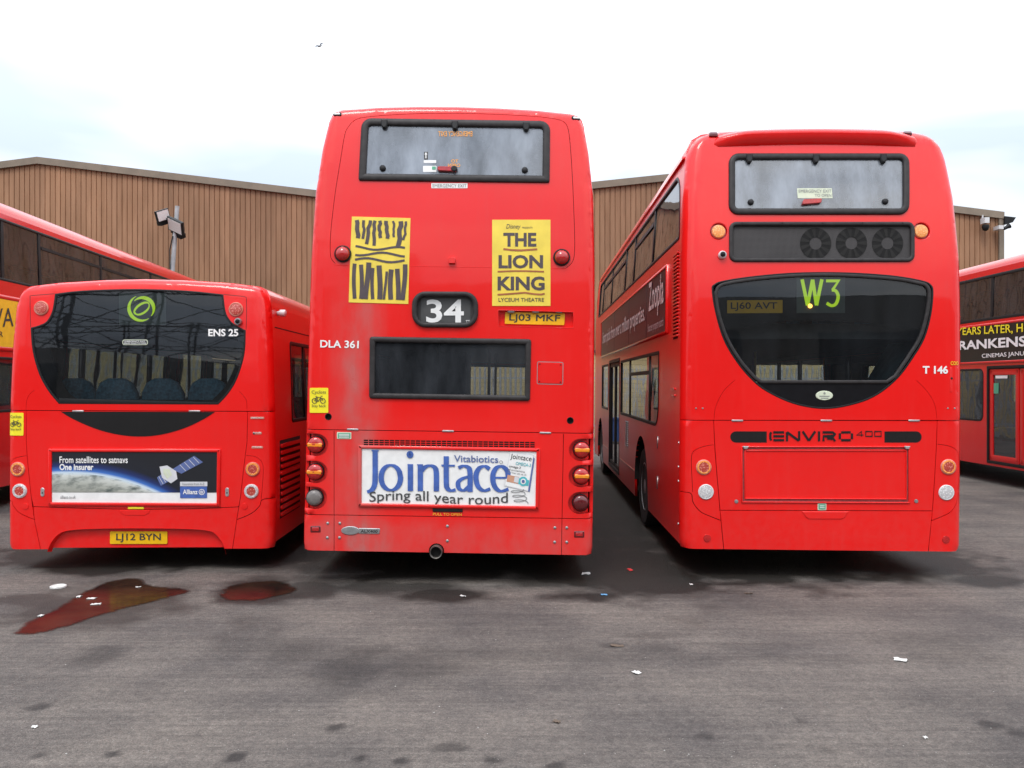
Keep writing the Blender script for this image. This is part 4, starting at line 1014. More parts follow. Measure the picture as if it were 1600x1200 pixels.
    MB().box((-1.15, 4.2, .42), (-.1, 5.6, 2.2)).build('stairwell', 'interior_dark', rt)
    for k in range(3):
        for x in (-.95, -.5, .5, .95): seat(b, x, 1.5 + k * .8, .46)
    for x, y in ((-.28, 2.0), (.25, 3.0), (.3, 4.6)): pole(b, x, y, .4, 2.2, 'black_trim')
    for k in range(2):
        for x in (-.9, -.45, .45, .9): seat(b, x, 1.2 + k * .9, 2.32)
    return b
BM = bus_middle()

# ------------------------------------------------------------------ route W3 double-decker (right)
def bus_right():
    prof = [(1.24, .26), (1.252, .31), (1.255, .9), (1.252, 2.0), (1.245, 2.9), (1.225, 3.45), (1.19, 3.80), (1.165, 3.93), (1.12, 4.02), (1.03, 4.075), (.85, 4.10), (.5, 4.12), (0, 4.13)]
    b = Bus('double_decker_bus', 'clean red double-decker bus showing W3 in its black curved rear window', (2.768, 7.43, 0), -1.3, .35, prof, 7, (.075, 2.3), .115, .10, 10.0, 'red')
    rt = b.root
    V1p = [(1115, 656), (1117, 700), (1120.5, 745), (1125, 797), (1133, 880)]; V2p = [(1464.5, 656), (1463, 700), (1460.5, 745), (1457, 798), (1448.5, 880)]
    SE = [b.seam([(1030, 656.5), (1540, 657.5)]), b.seam(V1p), b.seam(V2p), b.seam([(1124, 797.3), (1457.5, 798.3)]),
          b.seam(curve([(1030, 768.5), (1066, 769.5), (1080, 771.5), (1083, 785), (1094, 799), (1108, 806), (1127, 813.5)], 4)),
          b.seam(curve([(1540, 767), (1506, 769), (1499, 772), (1495, 787), (1485, 800), (1473, 806.5), (1454.5, 814)], 4)),
          b.seam(curve([(1082.5, 769), (1081, 740), (1080.5, 716), (1084, 705), (1098, 698), (1115, 695)], 4), .004), b.seam(curve([(1498, 769), (1500.5, 740), (1500, 714), (1496, 704), (1483, 697), (1465, 694)], 4), .004),
          b.seam(curve([(1115.5, 655), (1118.5, 635), (1130, 612), (1148, 594)], 4), .003), b.seam(curve([(1464, 655), (1460.5, 632), (1449, 612), (1432, 594)], 4), .003)]
    upwin = rrect(1142, 244, 1416, 331, 12); grl = rrect(1143, 351, 1424, 405, 8)
    Wn = curve([(1112, 452), (1117, 486), (1130, 530), (1151, 566), (1174, 593), (1198, 612), (1240, 631), (1288, 639), (1334, 632), (1371, 617), (1404, 590), (1429, 556), (1445, 528), (1455, 492), (1458.5, 456), (1454, 444), (1440, 438), (1400, 431), (1345, 426.5), (1288, 425), (1230, 426.5), (1172, 432), (1130, 438.5), (1116, 444)], 5, True)
    lamps = [(1123, 361.5), (1439.5, 361)]
    lh = [ellipse(x, y, 13.5, 13.5, 20) for x, y in lamps]
    hs = [b.P(h) for h in (upwin, grl, Wn, *lh)]
    pn = lambda nm, px, holes=(): panel(nm, b.rear, b.P(px), list(holes) + SE, b.body, 'red', rt, 0, .03, .07, b.extra)
    pn('rear_panel', [(1000, 120), (1600, 120), (1600, 657.7), (1000, 656.3)], hs)
    dl = [(1099.5, 730), (1103, 768.5)]; dr = [(1481.5, 729.5), (1478.5, 769.5)]
    pn('corner_panel', [(1000, 656.3)] + V1p + [(1133, 950), (1000, 950)]); pn('corner_panel', [(1600, 657.7)] + V2p + [(1448, 950), (1600, 950)])
    ed = pn('engine_door', V1p[:4] + V2p[3::-1]); pn('bumper', V1p[3:] + [(1133, 950), (1448, 950)] + V2p[:2:-1])
    panel('rear_lining', b.rear, [(-1.16, .3), (1.16, .3), (1.12, 3.85), (.9, 4.0), (-.9, 4.0), (-1.12, 3.85)], [hs[0], hs[2]], None, 'soot', rt, -.10, 0, .2)
    # roof lip with shaded underside
    u0, z0 = b.uv(1111, 231); u1, _ = b.uv(1441, 231); n = 26; V = []; F = []
    for k in range(n + 1):
        t = k / n; u = u0 + (u1 - u0) * t; e = min(1, 6 * t, 6 * (1 - t)) ** .5 * 1.0; zb = z0 + .025 * math.sin(math.pi * t)
        for (dz, off) in ((.0, -.004), (.012, .012 * e), (.095, .088 * e), (.118, .090 * e), (.150, .045 * e), (.165, -.03)):
            p = b.rear(u, min(zb + dz, 4.05), 0); V.append((p[0], p[1] - off if off > 0 else p[1] + .02, zb + dz * (.55 + .45 * e)))
    m = 6
    F = [(k * m + i, (k + 1) * m + i, (k + 1) * m + i + 1, k * m + i + 1) for k in range(n) for i in range(m - 1)]
    mk('roof_spoiler', V, F, 'red', rt, True)
    for x, y in ((1115, 207), (1418, 206)): b.pad('marker_lamp', quadr((x - 7, y + 1), (x + 7, y + 1), (x + 7, y + 7), (x - 7, y + 7), 2, 3), .03, 'lens_dark_red', None, -.02, .012)
    # upper window
    fr = b.rring('window_gasket', rrect(1138.5, 240.5, 1420, 335.5, 15), .055, .024, 'gasket')
    gl = b.rp('emergency_window', upwin, 'glass_upper', None, -.004, 0); b.rring('inner_gasket', rrect(1145.5, 247.5, 1412.5, 328, 9), .010, .004, 'rubber', fr, -.02)
    hinge_row(b, [(1170, 248), (1274, 248.5), (1379, 248)])
    for x, y in ((1173, 316), (1383, 315)): b.lathe('window_boss', x, y, [(.028, 0), (.026, .012), (.016, .02), (.006, .022)], 'rubber', gl)
    stt = b.rp('sticker', quadr((1245.5, 294), (1300, 294), (1301, 309.5), (1246.5, 309.5), .5, 1), 'cream_label', gl, -.002, .001)
    b.text('EMERGENCY EXIT', (1248, 296, 1299, 301), 'grey_print', stt, .001); b.text('TO OPEN', (1273, 303, 1299, 307.5), 'grey_print', stt, .001)
    hd = b.pad('emergency_handle', quadr((1254, 313), (1283, 311.5), (1282, 318.5), (1252, 321), 2, 3), .03, 'lens_red', gl, -.02)
    # cooling grille with three fans
    b.rring('grille_frame', rrect(1139, 347, 1428.5, 409.5, 11), .035, .018, 'gasket')
    gp = b.rp('cooling_grille', grl, 'grille_mesh', None, -.012, 0)
    for x, y in ((1275, 380), (1331, 379.5), (1387.5, 379.5)):
        fn = b.rp('fan', ellipse(x, y, 24.5, 24.5, 30), 'grille_black', gp, -.010, 0, [ellipse(x, y, 9.5, 9.5, 20)]); mb = MB()
        for k in range(11):
            a = k * 360 / 11
            P = [(x + r * math.cos(R(a + d)), y + r * math.sin(R(a + d))) for r, d in ((10, -6), (24.5, -11 + 2), (24.5, 2 + 6), (10, 8))]
            v = [b.rear(*b.uv(*p), -.008) for p in P]; mb.add(v, [(0, 1, 2, 3)])
        mb.build('fan_blades', 'soot', fn)
    for x in range(5):
        for y in (349.5, 407): b.lathe('bolt', 1159 + x * 62.5, y, [(.008, 0), (.007, .004)], 'rubber', gp, .017, 8)
    for x, y in lamps:
        q = b.lathe('brake_lamp', x, y, [(.066, -.03), (.066, -.012), (.062, -.006)], 'bezel_pink', None, 0, 28); b.lathe('lens', x, y, [(.060, -.012), (.057, .004), (.04, .008), (.004, .009)], 'led_amber', q, 0, 28)
        b.lathe('lamp_recess', x, y, [(.085, .001), (.077, -.004), (.076, -.032), (.004, -.033)], 'red', q, 0, 28)
    q = b.lathe('rear_camera', 1128, 399, [(.036, -.005), (.036, .03), (.028, .04)], 'camera_body', None, 0, 20); b.lathe('lens', 1128, 399, [(.026, .035), (.022, .05), (.004, .056)], 'black_paint', q, 0, 20)
    # big curved window
    Wp = b.P(Wn); zcut = b.uv(1288, 598)[1]
    if area2(Wp) < 0: Wp = Wp[::-1]
    lo = [(-2, 0), (2, 0), (2, zcut), (-2, zcut)]; hi_ = [(-2, zcut), (2, zcut), (2, 5), (-2, 5)]
    ring('window_edge', b.rear, Wp, inset(Wp, .014), .003, 'black_trim', rt, -.03)
    band = panel('lower_fascia', b.rear, Wp, (), lo, 'black_paint', rt, -.004, .01, .1)
    q = b.pad('badge', ellipse(1288, 618, 13.5, 7.5, 24), .004, 'cream_label', band, -.006)
    b.strokes('lettering', [([(1280, 619), (1296, 619)], 1.3, 1.3, False), ([(1282, 622), (1294, 622)], 1, 1, False), (ellipse(1288, 614.5, 1.2, 1.2, 8)[:-1], 1, 1, True)], 'grey_print', q, .006)
    Gp = b.P(curve([(1121, 458), (1125, 488), (1138, 527), (1158, 561), (1180, 587)], 5) + [(1190, 594), (1385, 594)] + curve([(1397, 586), (1420, 552), (1436, 525), (1446, 490), (1449.5, 460), (1446, 449), (1436, 445), (1400, 438.5), (1345, 434), (1288, 432), (1230, 434), (1172, 439.5), (1134, 446), (1124, 451)], 5))
    if area2(Gp) < 0: Gp = Gp[::-1]
    og = inset(Gp, -.03)
    ring('window_gasket', b.rear, og, Gp, .010, 'gasket', rt, -.04)
    gw = panel('rear_window', b.rear, inset(Gp, -.01), (), None, 'glass', rt, -.010, 0, .1)
    mk_ = b.P([(1000, 400), (1600, 400), (1600, 519)] + curve([(1600, 519), (1440, 513), (1370, 505), (1290, 501), (1220, 502), (1130, 514), (1000, 519)], 4))
    mask = panel('window_mask', b.rear, inset(Gp, -.012), (), mk_, 'black_paint', gw, -.04, 0, .1)
    pl = b.rp('number_plate', quadr((1137.5, 468.5), (1224.5, 468), (1224.5, 488.5), (1137.5, 489), 1, 2), 'plate_yellow', None, -.032, .003); b.text('LJ60 AVT', (1143, 471.5, 1216, 485.5), 'black_print', pl, -.028, .012)
    bd = b.rp('route_display', [(1246.5, 432.5), (1322.5, 432.5), (1322.5, 488.5), (1246.5, 488.5)], 'blind_grey', None, -.034, .002)
    b.strokes('lettering', [(p, 5.4, 4.6, False) for p in ([(1255, 435.5), (1263.5, 476.5)], [(1263.5, 476.5), (1271.5, 436)], [(1271.5, 436), (1277.5, 476.5)], [(1277.5, 476.5), (1286, 435.5)])] +
              [([(1292.5, 438), (1312, 438), (1302.5, 452.5)], 4.4, 4.4, False), (curve([(1301.5, 452.5), (1308, 454), (1311.5, 463), (1308, 474), (1301, 477), (1293.5, 473)], 5), 5.2, 4.6, False)], 'blind_green', bd, -.030)
    b.lathe('amber_spot', 1267.5, 477.5, [(.020, 0), (.016, .006), (.004, .008)], 'amber_glow', bd, -.028, 14)  # small glowing amber spot on the route display
    b.text('T 146', (1441.5, 571.5, 1481, 584), 'white_print', None, .004, .035)
    b.text('COO', (1485, 564.5, 1498.5, 570.5), 'yellow_advert', None, .004, .03)
    b.pad('access_cover', rrect(1484, 574, 1499, 613, 1, 2), .003, 'red'); b.lathe('lock', 1487, 591, [(.011, 0), (.008, .006)], 'rubber', None, 0, 10)
    for x, y in ((1087.5, 638), (1098, 638), (1481, 638), (1492, 638)): b.lathe('bolt', x, y, [(.008, 0), (.006, .004)], 'metal', None, 0, 10)
    # engine door
    for x in (1152, 1291, 1428): b.pad('hinge', quadr((x - 9, 655.8), (x + 9, 655.9), (x + 9, 658.6), (x - 9, 658.5), .8, 1), .008, 'metal')
    b.rp('vent', [(1198, 674), (1198, 691.5)] + ellipse(1150, 682.7, 9, 8.8, 10, 90, 270), 'grille_black', ed, .002, .001); b.rp('vent', [(1382, 674), (1382, 691.5)][::-1] + ellipse(1431, 682.7, 9, 8.8, 10, -90, 90), 'grille_black', ed, .002, .001)
    Q = []; T = 3.6
    def st(pts): Q.append((pts, T, T, False))
    y0, y1, ym = 675.4, 687.6, 681.5
    st([(1205, 675.2), (1203.5, 678), (1203.5, 685), (1205, 688)])
    for yy in (y0, ym, y1): st([(1208, yy), (1225, yy)])
    st([(1229.5, 689.5), (1229.5, 675)]); st([(1229.5, 675), (1248, 688.5)]); st([(1248.5, 688.5), (1248.5, 673.5)])
    st([(1254, 673.8), (1263.5, 688.5)]); st([(1263.5, 688.5), (1273.5, 673.8)]); st([(1279.5, 673.8), (1279.5, 689.3)])
    st([(1285, y0), (1301, y0), (1304, 678), (1301.5, ym), (1286.5, ym), (1286.5, 689.3)]); st([(1292, 685), (1302, 685.5), (1304.5, 689.3)])
    st([(1314, y0), (1329, y0)]); st([(1331, 677), (1331, 686)]); st([(1329, y1), (1314, y1)]); st([(1312, 686), (1312, 677)])
    b.strokes('lettering', Q, 'black_trim', ed, .004)
    Q = []; T = 1.5
    st([(1346, 682), (1346, 674), (1338.5, 679.6), (1349, 679.6)])
    for x in (1352.5, 1366.5): Q.append(([(x, 674), (x + 10, 674), (x + 10, 681.6), (x, 681.6)], 1.4, 1.4, True))
    b.strokes('lettering', Q, 'black_trim', ed, .004)
    o_ = b.P(quadr((1158, 697), (1421, 697), (1421.5, 786.5), (1158, 785.5), .5, 1)); fr = ring('advert_frame', b.rear, o_, inset(o_, .012), .012, 'red', ed, -.002)
    o_ = b.P(quadr((1163.5, 703), (1416, 703), (1416.5, 780.5), (1163.5, 779.5), .5, 1)); ring('advert_frame', b.rear, o_, inset(o_, .008), .010, 'red', ed, -.002)
    b.rp('frame_channel', quadr((1160, 699), (1419, 699), (1419, 784.5), (1160, 783.5), .5, 1), 'channel_red', fr, .0015, 0, [quadr((1162.8, 702), (1416.8, 702), (1416.8, 781), (1162.8, 780), .5, 1)])
    for x in (1164.5, 1416.5): b.pad('clip', quadr((x - 5, 697), (x + 5, 697), (x + 2.5, 701.5), (x - 2.5, 701.5), .5, 1), .02, 'aluminium', fr)
    for x, y in ((1150.5, 783.5), (1431.5, 783)): b.lathe('lock', x, y, [(.018, 0), (.016, .006), (.008, .007)], 'metal', ed, 0, 14)
    lb = b.rp('sticker', rrect(1277.5, 786.5, 1291, 797, .8, 1), 'cream_label', ed); b.rp('print', rrect(1278.8, 787.8, 1289.7, 795.7, .5, 1), 'green_label', lb, .005, .001)
    for k in range(2): b.strokes('lettering', [([(1280.5, 790.3 + 2.8 * k), (1288, 790.3 + 2.8 * k)], 1.0, 1.0, False)], 'white_print', lb, .0075)
    hr = b.pad('handle_recess', [(1253, 799.2), (1326, 799.2), (1320, 808), (1315, 811), (1264, 811), (1259, 808)], .006, 'red', None, -.01)
    for pos in (dl, dr):
        for k, (x, y) in enumerate(pos):
            q = b.lathe('rear_lamp', x, y, [(.069, -.01), (.069, .006), (.062, .012), (.056, .008)], 'bezel_pink' if k == 0 else 'camera_body', None, 0, 28)
            b.lathe('lens', x, y, [(.058, .004), (.054, .012), (.03, .015), (.004, .016)], 'led_red' if k == 0 else 'led_white', q, 0, 28)
            if k == 0: b.lathe('indicator_ring', x, y, [(.061, .009), (.056, .0155), (.046, .0155), (.044, .011)], 'led_amber', q, 0, 28)
    for x, y in ((1105, 841), (1478, 843)): b.lathe('reflector', x, y, [(.034, 0), (.032, .006), (.004, .008)], 'lens_red', None, 0, 20)
    # body
    b.roof(); b.chassis()
    upb = dict(s=(.10, 9.4), z=(3.08, 3.76), pillars=[1.95, 3.75, 4.8, 6.9, 8.6], hoppers=[1, 3, 4], r=(.38, .10, .05, .05))
    lowb = dict(s=(1.25, 5.0), z=(1.28, 2.09), pillars=[2.05, 3.95], hoppers=[1], r=(.03, .03, .03, .22))
    b.build_side(-1, [upb, dict(s=(1.25, 5.0), z=(1.28, 2.09), pillars=[2.0, 3.9], hoppers=[1], r=(.03, .03, .03, .25)), dict(s=(5.15, 6.85), z=(.34, 2.14), door=1), dict(s=(7.0, 8.3), z=(1.28, 2.09), pillars=[], r=.04)], [(2.65, .60), (8.6, .58)], .28)
    b.build_side(1, [upb, dict(s=(1.25, 8.6), z=(1.28, 2.09), pillars=[2.6, 4.4, 5.4, 7.2], hoppers=[1], r=.06)], [(2.65, .60), (8.6, .58)], .28, gmat='glass_clear')
    fm = b.side(-1)
    def sp(name, pts, mat, off, th, par=None, st_=.5): return panel(name, fm, pts, (), None, mat, par or rt, off, th, st_, flip=True)
    def stext(tx, s0, s1, z0, z1, mat, par, bold=0.): # reads from front to rear on this side
        v, f = text2(tx, bold); return mk('lettering', [fm(s0 + (s1 - s0) * a, z0 + (z1 - z0) * c, .024) for a, c, l_ in v], f, mat, par)
    ad = sp('side_advert', [(.72, 2.27), (8.4, 2.27), (8.4, 2.90), (.72, 2.90)], 'advert_dark', .016, .01); ad['label'] = 'dark purple side advert with white lettering'
    o_ = quadr((.69, 2.93), (8.43, 2.93), (8.43, 2.24), (.69, 2.24), .01, 1); ring('advert_frame', fm, o_, inset(o_, .03), .026, 'red', ad, -.002, True, [(0, -.002), (0, .02), (.15, .026), (.85, .026), (1, .015), (1, 0)])
    for s_ in (2.15, 3.9, 5.9): sp('panel_joint', [(s_ - .012, 2.28), (s_ + .012, 2.28), (s_ + .012, 2.89), (s_ - .012, 2.89)], 'brown_print', .018, .001, ad)
    stext('Zoopla', 1.92, .86, 2.46, 2.88, 'white_print', ad, .012); stext('Smarter property search', 1.96, .84, 2.30, 2.42, 'advert_grey', ad)
    stext('Smart picks from over a million properties.', 8.0, 2.25, 2.42, 2.70, 'white_print', ad, .01)
    gb = sp('vent_backing', [(.13, 2.16), (.38, 2.16), (.38, 2.98), (.13, 2.98)], 'soot', .002, .001)
    for k in range(24): z = 2.18 + k * .0335; sp('louvre', [(.12, z), (.39, z), (.39, z + .016), (.12, z + .016)], 'red', .016, .016, gb)
    gb = sp('vent_backing', [(3.95, .86), (4.25, .86), (4.25, 1.22), (3.95, 1.22)], 'soot', .002, .001)
    for k in range(12): z = .87 + k * .03; sp('louvre', [(3.95, z), (4.25, z), (4.25, z + .013), (3.95, z + .013)], 'pole_yellow' if 0 else 'advert_grey', .014, .012, gb)
    for z in (1.62, 1.68): sp('louvre', [(.22, z), (.45, z), (.45, z + .02), (.22, z + .02)], 'red', .014, .014)
    for z in (.62, 1.05): sp('catch', [(1.28, z), (1.32, z), (1.32, z + .13), (1.28, z + .13)], 'metal', .006, .006)
    sp('rub_strip', [(3.3, .60), (5.1, .60), (5.1, .615), (3.3, .615)], 'bezel_pink', .005, .005); sp('rub_strip', [(7.0, .60), (8.0, .60), (8.0, .615), (7.0, .615)], 'bezel_pink', .005, .005)
    sp('gutter', [(.05, 3.84), (9.6, 3.84), (9.6, 3.87), (.05, 3.87)], 'red', .025, .03)
    for z in (.46, .85, 1.2, .98): MB().lathe([(.010, 0), (.008, .006)], Matrix.Translation(fm(.03, z, 0)) @ Matrix.Rotation(R(-90), 4, 'Y'), 8).build('bolt', 'aluminium', rt)
    b.front_end([(1.12, 1.0, 2.2), (1.08, 2.95, 3.8)])
    b.slab('lower_floor', .40, .05, 'interior_floor'); b.slab('upper_floor', 2.30, .14, 'interior_dark')
    MB().box((-1.15, .2, .42), (1.15, 1.15, 1.60)).build('rear_bulkhead', 'interior_dark', rt)
    MB().box((.75, 8.7, .42), (1.15, 9.7, 2.15)).build('stairwell', 'interior_dark', rt)
    v = [(1.16, .16, 1.5), (.60, .2, 1.5), (1.16, .2, 2.3), (1.16, 1.2, 1.5), (.7, 1.2, 1.5), (1.16, 1.2, 2.3)]
    mk('side_fairing', v, [(0, 2, 1), (1, 2, 5, 4), (0, 3, 5, 2), (3, 4, 5), (0, 1, 4, 3)], 'panel_teal', rt)
    for k in range(4):
        for x in (-.95, -.5, .5): seat(b, x, 1.6 + k * .85, .50)
    for k in range(2):
        for x in (-.9, -.45, .45, .9): seat(b, x, 1.2 + k * .9, 2.3)
    for x, y in ((-.25, 2.2), (.25, 3.2), (-.25, 4.9), (.3, 6.2)): pole(b, x, y, .4, 2.2)
    return b
BR = bus_right()
# ------------------------------------------------------------------ single-decker (left)
def bus_left():
    prof = [(1.225, .21), (1.235, .26), (1.237, 1.0), (1.228, 1.6), (1.205, 2.2), (1.188, 2.48), (1.172, 2.57), (1.14, 2.63), (1.08, 2.665), (.8, 2.70), (.4, 2.725), (0, 2.735)]
    b = Bus('single_decker_bus', 'red single-decker bus with black rear window and globe advert, beside route 34 bus', (-3.46, 7.74, 0), 0.9, 0.0, prof, 5, (.05, 1.7), .085, .07, 10.1, 'red')
    rt = b.root
    V1p = [(41, 641), (41, 690), (43, 720), (48, 770), (54, 814), (68, 880)]; V2p = [(387, 642), (386, 690), (381, 730), (376, 775), (370, 812), (360, 880)]
    SE = [b.seam([(-30, 641), (450, 643)]), b.seam(V1p, .005), b.seam(V2p, .005), b.seam([(50, 791.5), (140, 794.5), (220, 796), (300, 795), (373, 792)]),
          b.seam(curve([(-30, 781), (14, 782.5), (20, 790), (30, 801), (44, 808), (54.5, 812)], 4)), b.seam(curve([(450, 779), (412, 780), (406, 790), (396, 800), (383, 807), (369.5, 812)], 4)),
          b.seam(curve([(41.5, 712), (26, 715), (16, 722), (13, 740), (13, 782)], 4), .0035), b.seam(curve([(384.5, 711.5), (400, 714), (410, 724), (411, 745), (408, 782)], 4), .0035),
          b.seam(curve([(40.5, 640), (42, 625), (47, 615), (54, 610)], 4), .003), b.seam(curve([(386, 640), (385, 626), (380, 618), (374, 612)], 4), .003)]
    Wn = curve([(86, 459), (130, 454), (211, 451.5), (290, 454), (349, 460)], 4)[:-1] + [(349, 460)] + curve([(351, 478), (354, 491), (362, 503), (374, 511), (384, 516)], 3)[:-1] + curve([(384, 516), (383, 545), (378, 570), (368, 597), (355, 617), (341, 632)], 4)[:-1] + [(341, 632), (92, 631)] + curve([(92, 631), (75, 610), (61, 584), (51, 548), (48, 512)], 4) + curve([(48, 512), (62, 508), (73, 502), (81, 488), (84, 474), (86, 459)], 3)[1:-1]
    hs = [b.P(Wn)]
    if area2(hs[0]) < 0: hs[0] = hs[0][::-1]
    pn = lambda nm, px, holes=(): panel(nm, b.rear, b.P(px), list(holes) + SE, b.body, 'red', rt, 0, .03, .06, b.extra)
    gcr = curve([(95, 643), (115, 655), (150, 670), (185, 679), (218, 682), (252, 679), (288, 669), (318, 655), (336, 643.5)], 4)
    pn('rear_panel', [(-60, 380), (480, 380), (480, 643.1), (-60, 640.9)], hs)
    pn('corner_panel', [(-60, 640.9)] + V1p + [(68, 940), (-60, 940)]); pn('corner_panel', [(480, 643.1)] + V2p + [(360, 940), (480, 940)])
    lowl = [(52.5, 791.5), (140, 794.5), (220, 796), (300, 795), (372.5, 792)]
    ed = pn('engine_door', V1p[:4] + lowl + V2p[3::-1]); bp = [(74, 862), (80, 848), (90, 836), (104, 829.5), (140, 826.5), (211, 825.5), (290, 826.5), (326, 829.5), (338, 836), (348, 850), (353, 866)]
    pn('bumper', lowl[::-1] + V1p[4:] + [(68, 940), (360, 940)] + V2p[:3:-1], [b.P(curve(bp, 4) + [(353, 930), (74, 930)])])
    panel('bumper_recess', b.rear, b.P(curve(bp, 4) + [(353, 930), (74, 930)]), (), [(-1.3, .215), (1.3, .215), (1.3, 1), (-1.3, 1)], 'red', rt, -.045, .01, .08)
    o_ = b.P(curve(bp, 4)); m = MB()
    v = []; f = []
    for k, p in enumerate(o_): v += [b.rear(*p, .004), b.rear(p[0] * .985, p[1] - .012, -.05)]
    m.add(v, [(2 * k, 2 * k + 1, 2 * k + 3, 2 * k + 2) for k in range(len(o_) - 1)]).build('recess_lip', 'red', rt, True)
    panel('rear_lining', b.rear, [(-1.16, .25), (1.16, .25), (1.10, 2.55), (-1.10, 2.55)], hs, None, 'soot', rt, -.09, 0, .2)
    # black rear window with display
    ring('window_edge', b.rear, hs[0], inset(hs[0], .018), .003, 'black_trim', rt, -.03)
    gw = panel('rear_window', b.rear, inset(hs[0], .010), (), None, 'glass', rt, -.006, 0, .1)
    holes_ = [b.P(rrect(96, 470, 366, 625, 10))]
    mask = panel('window_mask', b.rear, inset(hs[0], .012), [b.P(curve([(72, 525), (85, 575), (104, 612), (120, 624)], 4) + [(330, 625)] + curve([(350, 605), (366, 570), (371, 540), (369, 523)], 4))], None, 'black_paint', gw, -.03, 0, .1)
    bd = b.rp('route_display', [(184, 457), (258, 457), (258, 507.5), (184, 507.5)], 'blind_grey', None, -.024, .002)
    cx, cy = 220, 480.5
    def sw(rx, ry, a0, a1, rot, w0, w1, ox=0, oy=0, n=22):
        pts = []; 
        for k in range(n + 1):
            a = R(a0 + (a1 - a0) * k / n); x, y = rx * math.cos(a), ry * math.sin(a); c, s_ = math.cos(R(rot)), math.sin(R(rot)); pts.append((cx + ox + x * c - y * s_, cy + oy + x * s_ + y * c))
        L_, R_ = [], []
        for k, p in enumerate(pts):
            a, q = pts[max(k - 1, 0)], pts[min(k + 1, n)]; tx, ty = q[0] - a[0], q[1] - a[1]; l = math.hypot(tx, ty); h = (w0 + (w1 - w0) * math.sin(math.pi * k / n)) / 2
            L_.append((p[0] - ty / l * h, p[1] + tx / l * h)); R_.append((p[0] + ty / l * h, p[1] - tx / l * h))
        return L_, R_
    m = MB()
    for args in ((20, 20, 55, 245, 0, .6, 5.6), (18, 17.5, 225, 400, 0, .8, 6.2, 1, 1.5), (13.5, 6.5, 150, 390, -35, 1.0, 3.6, 0, 1), (12.5, 6.0, 0, 200, -35, 1.0, 3.4, 1, 2)):
        L_, R_ = sw(*args); v = []
        for p, q in zip(L_, R_): v += [b.rear(*b.uv(*p), -.019), b.rear(*b.uv(*q), -.019)]
        m.add(v, [(2 * k, 2 * k + 1, 2 * k + 3, 2 * k + 2) for k in range(len(L_) - 1)])
    m.build('display_emblem', 'blind_green', bd)
    stt = b.rp('sticker', rrect(191, 530.5, 231, 539, 3.5, 3), 'cream_label', gw, -.002, .001); b.rp('print', rrect(192, 531.5, 230, 538, 3, 3), 'dark_grey_print', stt, .0, .001)
    b.text('EMERGENCY EXIT', (195, 532.3, 227, 534.7), 'white_print', stt, .002, .01); b.text('BREAK GLASS TO OPEN', (194, 535.3, 228, 537.5), 'white_print', stt, .002, .01)
    b.text('ENS 25', (325.5, 514, 372.5, 525.5), 'white_print', gw, .002, .03)
    for x, y in ((65, 481.5), (369, 483.5)):
        q = b.lathe('brake_lamp', x, y, [(.067, -.005), (.067, .01), (.06, .016), (.055, .012)], 'bezel_pink', None, 0, 28); b.lathe('lens', x, y, [(.057, .008), (.052, .018), (.03, .022), (.004, .023)], 'led_red', q, 0, 28)
    for pts in ([(48, 511), (47, 480), (47, 462), (52, 461.5), (85, 459)], [(349.5, 460), (380, 463), (385, 464.5), (385.5, 490), (384.5, 515)]):
        MB().tube([b.rear(*b.uv(*p), -.001) for p in pts], .003, 5).build('panel_joint', 'rubber', rt, True)
    q = b.lathe('rear_camera', 373, 503, [(.034, -.005), (.034, .03), (.027, .038)], 'metal', None, 0, 20); b.lathe('lens', 373, 503, [(.025, .033), (.02, .047), (.004, .052)], 'black_paint', q, 0, 20)
    # crescent grille
    gp = b.rp('vent_grille', gcr, 'grille_black', ed, .003, .003)
    for x in (122, 304): b.pad('hinge', quadr((x - 9, 641), (x + 9, 641.2), (x + 9, 644), (x - 9, 643.8), .8, 1), .008, 'metal')
    # advert
    o_ = b.P(quadr((77, 701), (345, 701.5), (344, 791), (76.5, 789.5), .5, 1)); ad = b.rp('advert_board', quadr((81, 705), (340, 705.5), (339.5, 787), (80.5, 786), .5, 1), 'white_print', ed, .006, .003); ad['label'] = 'dark blue rear advert showing a globe and satellite'
    ring('advert_frame', b.rear, o_, inset(o_, .030), .02, 'red', ad, -.002, False, [(0, -.002), (0, .016), (.2, .02), (.8, .02), (1, .014), (1, 0)])
    # the globe print keeps its own origin at the left end of the board
    u0, z0 = b.uv(82, 769); pr = b.rp('print', quadr((81.5, 705.5), (339.5, 706), (339, 769.5), (81, 769), .5, 1), 'advert_earth', ad, .0085, .001)
    pr.data.transform(Matrix.Translation((-(u0 + .30), 0, -z0))); pr.location = (u0 + .30, 0, z0)
    b.text('From satellites to satnavs', (94, 713, 200.5, 723.5), 'white_print', ad, .0125, .012); b.text('One insurer', (94, 724.5, 147, 734.5), 'white_print', ad, .0125, .03)
    sat = [([(246, 748), (256, 741), (268, 752), (252, 761)], 'steelblue_print'), ([(270, 735), (304, 714), (318, 724), (284, 742)], 'steelblue_print'), ([(250, 731), (262, 729), (276, 738), (278, 750), (268, 757), (254, 748)], 'advert_grey'), ([(256, 734), (266, 735), (270, 744), (262, 750), (256, 742)], 'cream_label')]
    for k, (pp, mt) in enumerate(sat): b.rp('print', [(x + 0, y - 2) for x, y in pp], mt, ad, .0105 + .001 * k, .001)
    b.strokes('print', [([(x + 7, y + 4.5), (x - 2, y - 5)], .8, .8, False) for x, y in ((284, 731), (291, 727), (298, 723), (305, 719))] + [([(249 + 4 * k, 744 - 2.6 * k), (256 + 4 * k, 756 - 2.6 * k)], .7, .7, False) for k in range(4)], 'advert_grey', ad, .0135)
